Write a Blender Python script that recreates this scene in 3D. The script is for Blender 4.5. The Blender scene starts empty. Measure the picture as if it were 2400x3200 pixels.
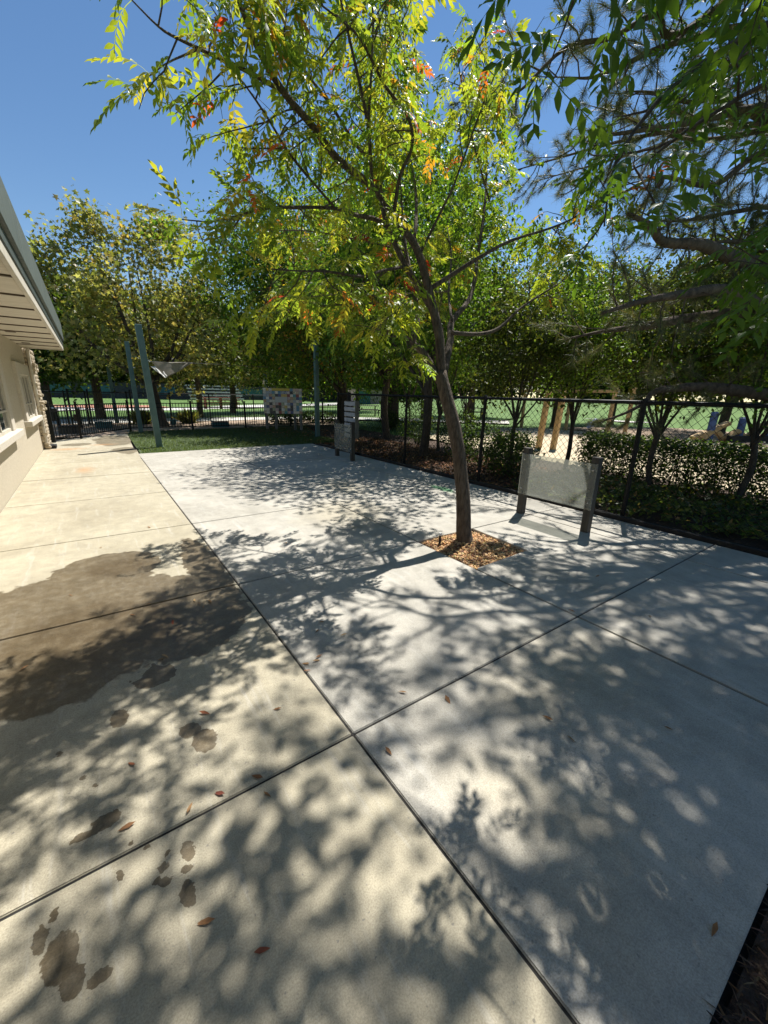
import bpy, bmesh, math, random
import numpy as np
from mathutils import Matrix, Vector

# ---------------------------------------------------------------- camera, sky, sun, exposure
sc = bpy.context.scene
COL = sc.collection
cam_d = bpy.data.cameras.new("camera"); cam = bpy.data.objects.new("camera", cam_d); COL.objects.link(cam)
cam_d.sensor_fit = 'HORIZONTAL'; cam_d.sensor_width = 36.0; cam_d.lens = 36.0 * 1257.3 / 2400.0
cam_d.clip_start = 0.05; cam_d.clip_end = 2000
RIGHT = (0.81655813, -0.57673848, 0.02460765)
UP = (0.142262, 0.24236481, 0.9596983)
BACK = (-0.55945897, -0.78014872, 0.27995293)
EYE = Vector((0, 0, 1.55))
cam.matrix_world = Matrix(((RIGHT[0], UP[0], BACK[0], EYE.x), (RIGHT[1], UP[1], BACK[1], EYE.y),
                           (RIGHT[2], UP[2], BACK[2], EYE.z), (0, 0, 0, 1)))
sc.camera = cam
SUN = Vector((0.523, 0.265, 1.0)).normalized()
world = bpy.data.worlds.new("World"); sc.world = world; world.use_nodes = True
wn = world.node_tree; bg = wn.nodes['Background']
sky = wn.nodes.new('ShaderNodeTexSky'); sky.sky_type = 'NISHITA'; sky.sun_disc = False
sky.sun_elevation = math.asin(SUN.z); sky.sun_rotation = math.atan2(SUN.x, SUN.y)
sky.air_density = 1.0; sky.dust_density = 0.0; sky.ozone_density = 1.0; sky.altitude = 100
hs = wn.nodes.new('ShaderNodeHueSaturation'); hs.inputs['Saturation'].default_value = 1.16; wn.links.new(sky.outputs[0], hs.inputs['Color'])
wn.links.new(hs.outputs[0], bg.inputs[0]); bg.inputs[1].default_value = 0.076
sl = bpy.data.lights.new("sun", 'SUN'); sl.energy = 5.0; sl.angle = math.radians(0.53); sl.color = (1.0, 0.965, 0.91)
so = bpy.data.objects.new("sun", sl); COL.objects.link(so)
so.rotation_euler = (-SUN).to_track_quat('-Z', 'Y').to_euler(); so.location = SUN * 60
sc.view_settings.view_transform = 'Standard'; sc.view_settings.look = 'None'
sc.view_settings.exposure = 0.75; sc.view_settings.gamma = 1.0; sc.view_settings.use_curve_mapping = False
sc.cycles.max_bounces = 8; sc.cycles.transparent_max_bounces = 16

random.seed(7); RNG = np.random.default_rng(11)

# ---------------------------------------------------------------- materials
class NT:
    def __init__(s, name):
        s.m = bpy.data.materials.new(name); s.m.use_nodes = True
        s.t = s.m.node_tree; s.n = s.t.nodes; s.b = s.n['Principled BSDF']; s.out = s.n['Material Output']
    def new(s, k, **kw):
        x = s.n.new('ShaderNode' + k)
        for a, v in kw.items(): setattr(x, a, v)
        return x
    def lk(s, a, b): s.t.links.new(a, b)
    def pos(s):
        return s.new('NewGeometry').outputs['Position']
    def noise(s, scale, detail=4, rough=.6, vec=None, dist=0):
        x = s.new('TexNoise'); x.inputs['Scale'].default_value = scale; x.inputs['Detail'].default_value = detail
        x.inputs['Roughness'].default_value = rough; x.inputs['Distortion'].default_value = dist
        s.lk(vec if vec is not None else s.pos(), x.inputs['Vector']); return x.outputs['Fac']
    def ramp(s, fac, stops):
        r = s.new('ValToRGB'); e = r.color_ramp.elements
        while len(e) < len(stops): e.new(.5)
        for i, (p, c) in enumerate(stops): e[i].position = p; e[i].color = (*c, 1) if len(c) == 3 else c
        s.lk(fac, r.inputs[0]); return r.outputs[0]
    def mix(s, fac, a, b, mode='MIX'):
        x = s.new('MixRGB', blend_type=mode)
        for i, v in ((0, fac), (1, a), (2, b)):
            if hasattr(v, 'is_linked') or hasattr(v, 'links'): s.lk(v, x.inputs[i])
            elif i == 0: x.inputs[0].default_value = v
            else: x.inputs[i].default_value = (*v, 1)
        return x.outputs[0]
    def math(s, op, a, b=None):
        x = s.new('Math', operation=op)
        for i, v in ((0, a), (1, b)):
            if v is None: continue
            if hasattr(v, 'links'): s.lk(v, x.inputs[i])
            else: x.inputs[i].default_value = v
        return x.outputs[0]
    def scaled(s, v3, vec=None):
        x = s.new('VectorMath', operation='MULTIPLY'); s.lk(vec if vec is not None else s.pos(), x.inputs[0])
        x.inputs[1].default_value = v3; return x.outputs[0]
    def bump(s, h, strength=.3, dist=.01):
        x = s.new('Bump'); x.inputs['Strength'].default_value = strength; x.inputs['Distance'].default_value = dist
        s.lk(h, x.inputs['Height']); s.lk(x.outputs[0], s.b.inputs['Normal'])
    def col(s, v):
        if hasattr(v, 'links'): s.lk(v, s.b.inputs['Base Color'])
        else: s.b.inputs['Base Color'].default_value = (*v, 1)
    def rough(s, v):
        if hasattr(v, 'links'): s.lk(v, s.b.inputs['Roughness'])
        else: s.b.inputs['Roughness'].default_value = v

def noisy(name, c1, c2, scale=8, rough=.8, bump=.3, bscale=None, bdist=.01, stretch=None, metallic=0, spec=None):
    t = NT(name); vec = t.scaled(stretch) if stretch else None
    f = t.noise(scale, 5, .65, vec)
    t.col(t.ramp(f, [(.32, c1), (.68, c2)])); t.rough(rough); t.b.inputs['Metallic'].default_value = metallic
    if spec is not None: t.b.inputs['Specular IOR Level'].default_value = spec
    if bump: t.bump(t.noise(bscale or scale * 6, 4, .7, vec), bump, bdist)
    return t.m

M = {}
def ellipse_field(t, vec, ells):
    cur = None
    for (cx, cy, rx, ry) in ells:
        a = t.new('VectorMath', operation='SUBTRACT'); t.lk(vec, a.inputs[0]); a.inputs[1].default_value = (cx, cy, 0)
        b = t.new('VectorMath', operation='MULTIPLY'); t.lk(a.outputs[0], b.inputs[0]); b.inputs[1].default_value = (1 / rx, 1 / ry, 0)
        l = t.new('VectorMath', operation='LENGTH'); t.lk(b.outputs[0], l.inputs[0])
        cur = l.outputs['Value'] if cur is None else t.math('MINIMUM', cur, l.outputs['Value'])
    return cur
def wobble(t, amp, scale):
    n = t.new('TexNoise'); n.inputs['Scale'].default_value = scale; n.inputs['Detail'].default_value = 3
    t.lk(t.pos(), n.inputs['Vector'])
    a = t.new('VectorMath', operation='SUBTRACT'); t.lk(n.outputs['Color'], a.inputs[0]); a.inputs[1].default_value = (.5, .5, .5)
    b = t.new('VectorMath', operation='SCALE'); t.lk(a.outputs[0], b.inputs[0]); b.inputs['Scale'].default_value = amp
    c = t.new('VectorMath', operation='ADD'); t.lk(t.pos(), c.inputs[0]); t.lk(b.outputs[0], c.inputs[1])
    return c.outputs[0]

def concrete(name, lo, hi, wet=False):
    t = NT(name)
    big = t.noise(.9, 8, .68, None, .5); mid = t.noise(6, 6, .7); fine = t.noise(190, 3, .75)
    c = t.ramp(big, [(.3, lo), (.7, hi)])
    c = t.mix(.5, c, t.ramp(mid, [(.32, (.62, .62, .61)), (.68, (1.18, 1.18, 1.16))]), 'MULTIPLY')
    c = t.mix(.75, c, t.ramp(fine, [(.3, (.6, .59, .57)), (.62, (1.14, 1.14, 1.13))]), 'MULTIPLY')
    pit = t.noise(55, 2, .5)
    c = t.mix(t.ramp(pit, [(.69, (0, 0, 0)), (.73, (.55, .55, .55))]), c, (.16, .15, .14))
    streak = t.noise(2.2, 5, .7, t.scaled((6, .6, 1)), .3)
    c = t.mix(t.ramp(streak, [(.55, (0, 0, 0)), (.75, (.3, .3, .3))]), c, (.62, .61, .57))
    # small dark specks of dirt
    speck = t.noise(23, 2, .5); c = t.mix(t.ramp(speck, [(.76, (0, 0, 0)), (.78, (.6, .6, .6))]), c, (.09, .085, .075))
    rg = t.ramp(mid, [(.3, (.72, .72, .72)), (.7, (.9, .9, .9))])
    if wet:
        v = wobble(t, .24, 9)
        big_e = [(-.4, 3.2, .85, .93), (.3, 3.0, .49, .66), (.66, 3.75, .15, .85), (-.08, 4.1, .42, .42), (.09, 2.3, .1, .09)]
        f1 = ellipse_field(t, v, big_e)
        inner = ellipse_field(t, v, [(-.25, 3.0, .55, .55), (.0, 4.1, .3, .26), (.1, 2.95, .3, .45)])
        v2 = wobble(t, .035, 45)
        spots = [(.17, 1.77, .05, .05), (.215, 1.67, .055, .075), (-.1, 2.04, .04, .07), (-.17, 1.49, .05, .035), (-.23, 1.47, .05, .018),
                 (-.29, 1.11, .045, .07), (-.26, 1.03, .03, .04), (-.2, 1.0, .03, .018), (-.02, 1.2, .02, .02), (-.04, 1.165, .018, .016), (.06, 1.21, .022, .04),
                 (.035, 1.07, .025, .045), (.045, 1.15, .02, .014), (-.14, 1.25, .012, .02), (-.02, 1.15, .02, .013), (-.34, 1.19, .02, .04), (-.31, 1.24, .01, .02), (.0, 1.24, .01, .012),
                 (-.06, 1.3, .012, .01), (-.1, 1.35, .01, .012), (-.24, 1.75, .012, .012), (-.33, 1.95, .012, .02), (-.2, 1.68, .01, .01)]
        f2 = ellipse_field(t, v2, spots)
        far = ellipse_field(t, wobble(t, .5, 1.6), [(.45, 15.0, .55, 1.6), (.62, 12.4, .3, .75), (-.45, 14.2, .35, .3)])
        m1 = t.ramp(f1, [(.97, (1, 1, 1)), (1.0, (0, 0, 0))]); m1b = t.ramp(inner, [(.55, (1, 1, 1)), (1.0, (0, 0, 0))])
        m2 = t.ramp(f2, [(.93, (1, 1, 1)), (.99, (0, 0, 0))]); m3 = t.ramp(far, [(.9, (.75, .75, .75)), (1.0, (0, 0, 0))])
        wetm = t.math('MAXIMUM', m1, t.math('MAXIMUM', m2, m3))
        blot = t.noise(14, 6, .75); wetm = t.math('MULTIPLY', wetm, t.ramp(blot, [(.3, (.72, .72, .72)), (.55, (1, 1, 1))]))
        c = t.mix(wetm, c, t.mix(1, c, (.34, .295, .24), 'MULTIPLY'))
        c = t.mix(t.math('MULTIPLY', m1b, .55), c, t.mix(1, c, (.5, .42, .3), 'MULTIPLY'))
        rust = ellipse_field(t, wobble(t, .35, 3), [(-.24, 9.67, .22, .45), (-.6, 13.2, .5, .35), (.15, 13.9, .4, .3)])
        c = t.mix(t.ramp(rust, [(.0, (.6, .6, .6)), (1.0, (0, 0, 0))]), c, (.42, .2, .07))
        rg = t.mix(wetm, rg, (.42, .42, .42))
    else:
        v = wobble(t, .8, 1.4)
        warm = ellipse_field(t, v, [(2.6, 4.6, .8, .9), (1.2, .6, .45, .6), (2.1, .95, .8, .5), (3.4, 6.0, .5, .9)])
        c = t.mix(t.ramp(warm, [(.3, (.55, .55, .55)), (1.1, (0, 0, 0))]), c, t.mix(1, c, (1.02, .95, .78), 'MULTIPLY'))
        gr = ellipse_field(t, wobble(t, .25, 5), [(4.82, 5.0, .14, .4)])
        c = t.mix(t.ramp(gr, [(.5, (.8, .8, .8)), (1.0, (0, 0, 0))]), c, (.06, .25, .1))
    t.col(c); t.rough(rg); t.b.inputs['Specular IOR Level'].default_value = .3
    broom = t.noise(30, 3, .6, t.scaled((1, 9, 1)))
    h = t.math('ADD', t.math('MULTIPLY', fine, .6), t.math('MULTIPLY', broom, .6))
    t.bump(h, .35, .004)
    return t.m
M['grey_concrete'] = concrete('grey_concrete', (.335, .315, .27), (.52, .49, .43))
M['tan_concrete'] = concrete('tan_concrete', (.35, .31, .225), (.475, .43, .325), wet=True)
M['subbase'] = noisy('subbase', (.012, .011, .009), (.035, .03, .024), 30)
M['path_concrete'] = noisy('path_concrete', (.5, .48, .43), (.62, .6, .54), 3, .85, .1)
M['stucco'] = noisy('stucco', (.46, .40, .30), (.62, .555, .435), 55, .9, .8, 130, .012)
M['stucco_trim'] = noisy('stucco_trim', (.50, .45, .37), (.6, .55, .46), 25, .9, .5, 150, .006)
M['soffit'] = noisy('soffit', (.50, .45, .36), (.63, .58, .48), 4, .75, .25, 30, .004, (1, 8, 1))
M['soffit_groove'] = noisy('soffit_groove', (.07, .05, .035), (.12, .09, .06), 9)
M['fascia'] = noisy('fascia', (.06, .08, .07), (.125, .15, .135), 4, .6, .2, 20, .004, (1, 7, .5))
M['fascia_dark'] = noisy('fascia_dark', (.04, .055, .05), (.07, .09, .08), 6, .6, .1)
M['cream_trim'] = noisy('cream_trim', (.48, .44, .36), (.58, .54, .45), 6, .7, .1)
M['stone'] = noisy('stone', (.30, .24, .16), (.55, .47, .35), 7, .85, .6, 40, .01)
M['mortar'] = noisy('mortar', (.2, .17, .13), (.3, .26, .2), 30)
def glassm(name, c, rough=.05):
    t = NT(name); t.col(c); t.rough(rough); t.b.inputs['Specular IOR Level'].default_value = .8; return t.m
M['window_glass'] = glassm('window_glass', (.05, .06, .06))
M['black_metal'] = noisy('black_metal', (.005, .005, .005), (.012, .012, .012), 20, .55, .1, spec=.25)
M['black_wire'] = noisy('black_wire', (.005, .005, .005), (.010, .010, .010), 30, .55, 0, spec=.25)
M['grey_wire'] = noisy('grey_wire', (.03, .035, .035), (.06, .065, .065), 30, .4, 0)
M['green_post'] = noisy('green_post', (.05, .11, .105), (.085, .155, .145), 5, .5, .15)
M['sail'] = noisy('sail', (.24, .215, .175), (.36, .33, .28), 6, .85, .4, 60, .004)
M['sail_white'] = noisy('sail_white', (.55, .54, .52), (.7, .69, .66), 6, .85, .3, 60, .004)
M['grey_wood'] = noisy('grey_wood', (.10, .09, .075), (.26, .24, .20), 6, .85, .5, 22, .004, (4, 4, .5))
M['dark_wood'] = noisy('dark_wood', (.03, .027, .022), (.085, .075, .06), 6, .85, .5, 22, .004, (4, 4, .5))
M['white_wood'] = noisy('white_wood', (.26, .28, .29), (.42, .44, .45), 9, .8, .4, 30, .003, (1, 1, 5))
M['tan_wood'] = noisy('tan_wood', (.42, .27, .12), (.58, .40, .20), 4, .75, .3, 14, .004, (4, 4, .5))
M['kerb_board'] = noisy('kerb_board', (.012, .01, .009), (.035, .03, .025), 12, .9, .4)
M['bark'] = noisy('bark', (.055, .038, .026), (.20, .15, .105), 38, .95, 1.0, 50, .05, (1, 1, .25))
M['pine_bark'] = noisy('pine_bark', (.06, .042, .032), (.17, .125, .095), 14, .95, 1.0, 30, .03, (1, 1, .5))
M['dark_bark'] = noisy('dark_bark', (.03, .023, .017), (.10, .078, .056), 26, .95, .9, 40, .02, (1, 1, .25))
M['mulch'] = noisy('mulch', (.035, .022, .015), (.12, .075, .05), 22, .95, .9, 60, .03)
M['dry_soil'] = noisy('dry_soil', (.26, .18, .12), (.42, .32, .23), 3, .95, .6, 40, .02)
M['sand'] = noisy('sand', (.47, .38, .25), (.58, .48, .33), 3, .95, .4, 30, .02)
M['turf'] = noisy('turf', (.03, .05, .012), (.065, .10, .025), 14, .9, .6, 90, .02)
M['field_grass'] = noisy('field_grass', (.06, .125, .018), (.10, .185, .03), 1.5, .9, .4, 40, .03)
M['ground'] = noisy('ground', (.10, .10, .05), (.2, .18, .11), 2, .95, .4, 40, .02)
M['red_clay'] = noisy('red_clay', (.34, .15, .09), (.45, .22, .14), 3, .95, .2)
M['teal'] = noisy('teal', (.02, .09, .09), (.045, .14, .14), 6, .6, .1)
M['dark_wall'] = noisy('dark_wall', (.03, .03, .028), (.075, .07, .065), 2, .9, .2)
M['aluminium'] = noisy('aluminium', (.4, .41, .43), (.55, .56, .58), 8, .35, .05, metallic=.6)
M['red_bench'] = noisy('red_bench', (.25, .09, .06), (.38, .15, .1), 6, .7, .1)
M['blue_plastic'] = noisy('blue_plastic', (.03, .07, .22), (.05, .10, .3), 6, .4, 0)
M['purple_plastic'] = noisy('purple_plastic', (.06, .04, .18), (.09, .06, .24), 6, .4, 0)
M['rubber'] = noisy('rubber', (.01, .01, .01), (.025, .025, .025), 14, .8, .3)
M['white_paint'] = noisy('white_paint', (.6, .6, .58), (.75, .75, .73), 9, .5, .05)
M['beige_wall'] = noisy('beige_wall', (.28, .22, .19), (.36, .29, .25), 6, .9, .1)

def plexi():
    t = NT('frosted_acrylic'); tr = t.new('BsdfTransparent'); tr.inputs[0].default_value = (.9, .92, .9, 1)
    t.b.inputs['Base Color'].default_value = (.5, .51, .47, 1); t.rough(.35)
    dl = t.new('BsdfTranslucent'); dl.inputs[0].default_value = (.55, .56, .5, 1)
    m0 = t.new('MixShader'); m0.inputs[0].default_value = .45; t.lk(t.b.outputs[0], m0.inputs[1]); t.lk(dl.outputs[0], m0.inputs[2])
    mx = t.new('MixShader'); sm = t.noise(3.5, 5, .7, t.scaled((1, 1, 3)), 1.2)
    t.lk(t.ramp(sm, [(.3, (.27, .27, .27)), (.75, (.42, .42, .42))]), mx.inputs[0])
    t.lk(tr.outputs[0], mx.inputs[1]); t.lk(m0.outputs[0], mx.inputs[2]); t.lk(mx.outputs[0], t.out.inputs[0])
    return t.m
M['acrylic'] = plexi()

def leafmat(name, trans=.45, gloss=.45, ramp=None):
    """leaf: per-leaf colour (attribute or object random), light glows through from behind"""
    t = NT(name)
    if ramp: c = t.ramp(t.new('ObjectInfo').outputs['Random'], ramp)
    else: c = t.new('Attribute', attribute_name='Col').outputs['Color']
    c = t.mix(.3, c, t.ramp(t.noise(40, 3), [(.3, (.75, .75, .75)), (.7, (1.25, 1.2, 1.1))]), 'MULTIPLY')
    t.col(c); t.rough(gloss); t.b.inputs['Specular IOR Level'].default_value = .3
    tl = t.new('BsdfTranslucent'); t.lk(t.mix(1, c, (2.3, 2.05, .8), 'MULTIPLY'), tl.inputs[0])
    mx = t.new('MixShader'); mx.inputs[0].default_value = trans
    t.lk(t.b.outputs[0], mx.inputs[1]); t.lk(tl.outputs[0], mx.inputs[2]); t.lk(mx.outputs[0], t.out.inputs[0])
    return t.m
M['leaf'] = leafmat('leaf'); M['litter'] = leafmat('litter', .12, .8); M['needle'] = leafmat('needle', .15, .5)
PISTACHE = [(.0, (.15, .22, .03)), (.25, (.11, .19, .03)), (.5, (.19, .26, .035)), (.75, (.26, .30, .04)), (.95, (.30, .27, .045)), (.975, (.42, .14, .03)), (1., (.42, .05, .03))]
M['pistache_leaf'] = leafmat('pistache_leaf', .5, .4, PISTACHE)
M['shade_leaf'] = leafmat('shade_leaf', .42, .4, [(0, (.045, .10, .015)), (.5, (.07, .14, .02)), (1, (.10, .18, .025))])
M['dry_leaf'] = leafmat('dry_leaf', .1, .8, [(0, (.20, .10, .045)), (.4, (.30, .17, .08)), (.75, (.38, .26, .13)), (.95, (.26, .08, .04)), (1, (.2, .06, .04))])

# ---------------------------------------------------------------- object helpers
def tag(o, label=None, cat=None, group=None, kind=None):
    if label: o['label'] = label
    if cat: o['category'] = cat
    if group: o['group'] = group
    if kind: o['kind'] = kind
    return o
def adopt(o, parent):
    if parent is not None:
        o.parent = parent
        w = Matrix.Translation(Vector(parent['_base'])) if '_base' in parent else Matrix()
        o.matrix_parent_inverse = w.inverted()
    return o
BASES = {}
def empty(name, loc, label, cat, group=None):
    o = bpy.data.objects.new(name, None); COL.objects.link(o); o.location = loc; o.empty_display_size = .1
    BASES[o.name] = Vector(loc); return tag(o, label, cat, group)
def link(name, me, mat, parent=None):
    o = bpy.data.objects.new(name, me); COL.objects.link(o)
    if mat and not me.materials: me.materials.append(M[mat])
    if parent is not None:
        o.parent = parent
        if parent.name in BASES: o.matrix_parent_inverse = Matrix.Translation(-BASES[parent.name])
    return o
class MB:
    def __init__(s): s.v = []; s.f = []
    def add(s, vs, fs):
        k = len(s.v); s.v += [tuple(p) for p in vs]; s.f += [tuple(i + k for i in f) for f in fs]; return s
    def box(s, x0, x1, y0, y1, z0, z1, rz=0, c=None):
        vs = [(x, y, z) for z in (z0, z1) for y in (y0, y1) for x in (x0, x1)]
        if rz:
            c = c or ((x0 + x1) / 2, (y0 + y1) / 2); co, si = math.cos(rz), math.sin(rz)
            vs = [(c[0] + (x - c[0]) * co - (y - c[1]) * si, c[1] + (x - c[0]) * si + (y - c[1]) * co, z) for x, y, z in vs]
        return s.add(vs, [(0, 2, 3, 1), (4, 5, 7, 6), (0, 1, 5, 4), (2, 6, 7, 3), (0, 4, 6, 2), (1, 3, 7, 5)])
    def prism(s, poly, z0, z1):
        n = len(poly)
        return s.add([(x, y, z0) for x, y in poly] + [(x, y, z1) for x, y in poly],
                     [tuple(reversed(range(n))), tuple(range(n, 2 * n))] + [(i, (i + 1) % n, n + (i + 1) % n, n + i) for i in range(n)])
    def bar(s, a, b, w, h=None, up=(0, 0, 1)):
        a, b = Vector(a), Vector(b); h = h or w; d = (b - a).normalized(); u = Vector(up)
        if abs(d.dot(u)) > .95: u = Vector((0, 1, 0))
        x = d.cross(u).normalized() * w / 2; y = x.cross(d).normalized() * h / 2
        return s.add([a - x - y, a + x - y, a + x + y, a - x + y, b - x - y, b + x - y, b + x + y, b - x + y],
                     [(3, 2, 1, 0), (4, 5, 6, 7), (0, 1, 5, 4), (1, 2, 6, 5), (2, 3, 7, 6), (3, 0, 4, 7)])
    def tube(s, pts, rad, n=6, rough=0, cap=True):
        pts = [Vector(p) for p in pts]; k = len(s.v)
        if not hasattr(rad, '__len__'): rad = [rad] * len(pts)
        ref = None
        for i, p in enumerate(pts):
            d = (pts[min(i + 1, len(pts) - 1)] - pts[max(i - 1, 0)]).normalized()
            if ref is None: ref = d.orthogonal().normalized()
            ref = (ref - d * ref.dot(d))
            ref = ref.normalized() if ref.length > 1e-5 else d.orthogonal().normalized()
            bi = d.cross(ref)
            for j in range(n):
                a = 2 * math.pi * j / n; r = rad[i] * (1 + rough * random.uniform(-1, 1))
                s.v.append(tuple(p + (ref * math.cos(a) + bi * math.sin(a)) * r))
        for i in range(len(pts) - 1):
            for j in range(n):
                a, b = k + i * n + j, k + i * n + (j + 1) % n; s.f.append((a, b, b + n, a + n))
        if cap and n > 2:
            s.f.append(tuple(reversed(range(k, k + n)))); s.f.append(tuple(range(len(s.v) - n, len(s.v))))
        return s
    def mesh(s, name, bevel=0, smooth=False, seg=1):
        me = bpy.data.meshes.new(name); me.from_pydata(s.v, [], s.f)
        if bevel:
            bm = bmesh.new(); bm.from_mesh(me)
            bmesh.ops.bevel(bm, geom=list(bm.edges), offset=bevel, segments=seg, affect='EDGES', clamp_overlap=True)
            bm.to_mesh(me); bm.free()
        if smooth: me.polygons.foreach_set('use_smooth', [True] * len(me.polygons))
        me.update(); return me
    def build(s, name, mat, parent=None, bevel=0, smooth=False, seg=1):
        return link(name, s.mesh(name, bevel, smooth, seg), mat, parent)
def fastmesh(name, V, F, C=None, smooth=False):
    """V (n,3) verts, F (m,k) faces, C (n,3) per-leaf colours"""
    me = bpy.data.meshes.new(name); V = np.asarray(V, np.float32); F = np.asarray(F, np.int32); m, k = F.shape
    me.vertices.add(len(V)); me.vertices.foreach_set('co', V.ravel())
    me.loops.add(m * k); me.loops.foreach_set('vertex_index', F.ravel())
    me.polygons.add(m); me.polygons.foreach_set('loop_start', np.arange(0, m * k, k, dtype=np.int32))
    me.polygons.foreach_set('loop_total', np.full(m, k, np.int32))
    if smooth: me.polygons.foreach_set('use_smooth', np.ones(m, bool))
    me.update(calc_edges=True)
    if C is not None:
        a = me.color_attributes.new('Col', 'FLOAT_COLOR', 'POINT')
        a.data.foreach_set('color', np.hstack([np.asarray(C, np.float32), np.ones((len(V), 1), np.float32)]).ravel())
    me.validate(); return me

# ---- leaf templates: (verts, tris); +X points away from the stem
T_FOLD = (np.array([(0, 0, 0), (.42, .26, .07), (1, 0, -.08), (.42, -.26, .07)]), np.array([(0, 2, 1), (0, 3, 2)]))
T_STAR = (np.array([(0, 0, 0), (-.05, .45, .05), (.3, .25, 0), (.55, .62, .06), (.6, .2, .0), (1.05, 0, -.06), (.6, -.2, 0), (.55, -.62, .06), (.3, -.25, 0), (-.05, -.45, .05)]),
          np.array([(0, 2, 1), (0, 4, 2), (2, 4, 3), (0, 5, 4), (0, 6, 5), (0, 8, 6), (6, 8, 7), (0, 9, 8)]))
T_BLADE = (np.array([(0, -.05, 0), (0, .05, 0), (.55, .04, .05), (1, 0, -.05), (.55, -.04, .05)]), np.array([(0, 4, 2), (0, 2, 1), (4, 3, 2)]))
def lanceolate():
    return np.array([(0, 0, 0), (.36, .2, .045), (.36, 0, 0), (.36, -.2, .045), (.7, .13, .01), (.7, 0, -.035), (.7, -.13, .01), (1, 0, -.12)]), \
        np.array([(0, 2, 1), (0, 3, 2), (1, 2, 4), (2, 5, 4), (2, 3, 5), (3, 6, 5), (4, 5, 7), (5, 6, 7)])
def pinnate(seed, pairs=5, length=.22, leaflet=.085, droop=1.0):
    r = np.random.default_rng(seed); lv, lf = lanceolate(); V = []; F = []
    def pt(t):
        a = droop * t * 1.1
        return np.array([length * (t * math.cos(a * .6)), 0.02 * math.sin(3 * t), -length * .75 * t * t * droop])
    pts = [pt(t) for t in np.linspace(0, 1, 6)]
    for a, b in zip(pts[:-1], pts[1:]):
        k = sum(len(x) for x in V); w = .0014
        V.append(np.array([a + (0, w, 0), a + (0, -w, 0), b + (0, -w, 0), b + (0, w, 0)])); F.append(np.array([(0, 1, 2), (0, 2, 3)]) + k)
    def put(p, ang, pitch, roll, size):
        ca, sa, cp, sp, cr, sr = math.cos(ang), math.sin(ang), math.cos(pitch), math.sin(pitch), math.cos(roll), math.sin(roll)
        R = np.array([[ca, -sa, 0], [sa, ca, 0], [0, 0, 1]]) @ np.array([[cp, 0, sp], [0, 1, 0], [-sp, 0, cp]]) @ np.array([[1, 0, 0], [0, cr, -sr], [0, sr, cr]])
        k = sum(len(x) for x in V); V.append((lv * size) @ R.T + p); F.append(lf + k)
    for i in range(pairs):
        t = .28 + .66 * i / (pairs - 1)
        for s in (1, -1):
            if r.random() < .06: continue
            put(pt(t + r.uniform(-.02, .02)), s * r.uniform(.75, 1.15), droop * r.uniform(.35, 1.1), s * r.uniform(-.2, .6), leaflet * r.uniform(.8, 1.1) * (1 - .25 * abs(t - .6)))
    put(pt(1.0), r.uniform(-.3, .3), droop * r.uniform(.5, 1.1), 0, leaflet * .9)
    return np.vstack(V), np.vstack(F)
PINN = [pinnate(i, 4 + i % 3, .19 + .02 * (i % 3), .072, .6 + .12 * (i % 4)) for i in range(6)]

def rotz_tilt(n, r, yaw=None, tilt=.5, roll=.6):
    yaw = r.uniform(0, 2 * np.pi, n) if yaw is None else yaw
    p = r.normal(0, tilt, n); q = r.normal(0, roll, n)
    cy, sy, cp, sp, cq, sq = np.cos(yaw), np.sin(yaw), np.cos(p), np.sin(p), np.cos(q), np.sin(q)
    z = np.zeros(n); o = np.ones(n)
    Rz = np.stack([np.stack([cy, -sy, z], -1), np.stack([sy, cy, z], -1), np.stack([z, z, o], -1)], 1)
    Ry = np.stack([np.stack([cp, z, sp], -1), np.stack([z, o, z], -1), np.stack([-sp, z, cp], -1)], 1)
    Rx = np.stack([np.stack([o, z, z], -1), np.stack([z, cq, -sq], -1), np.stack([z, sq, cq], -1)], 1)
    return Rz @ Ry @ Rx
def scatter(tmpl, P, R, S, C):
    tv, tf = tmpl; n = len(P)
    V = np.einsum('nij,kj->nki', R, tv) * S[:, None, None] + P[:, None, :]
    F = tf[None] + (np.arange(n) * len(tv))[:, None, None]
    return V.reshape(-1, 3), F.reshape(-1, 3), np.repeat(C, len(tv), 0)
def palette(cols, n, r, jitter=.18):
    cols = np.array(cols, float); w = cols[:, 3] / cols[:, 3].sum()
    c = cols[r.choice(len(cols), n, p=w), :3]
    return np.clip(c * r.normal(1, jitter, (n, 1)) * r.normal(1, .06, (n, 3)), .004, .9)
def foliage(name, tmpl, P, S, cols, r, mat='leaf', parent=None, tilt=.5, roll=.6, yaw=None, droop=0):
    R = rotz_tilt(len(P), r, yaw, tilt, roll)
    if droop:
        a = droop; D = np.array([[math.cos(a), 0, math.sin(a)], [0, 1, 0], [-math.sin(a), 0, math.cos(a)]]); R = R @ D
    V, F, C = scatter(tmpl, P, R, S, palette(cols, len(P), r))
    o = link(name, fastmesh(name, V, F, C), mat, parent); o['kind'] = 'stuff'; return o
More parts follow.
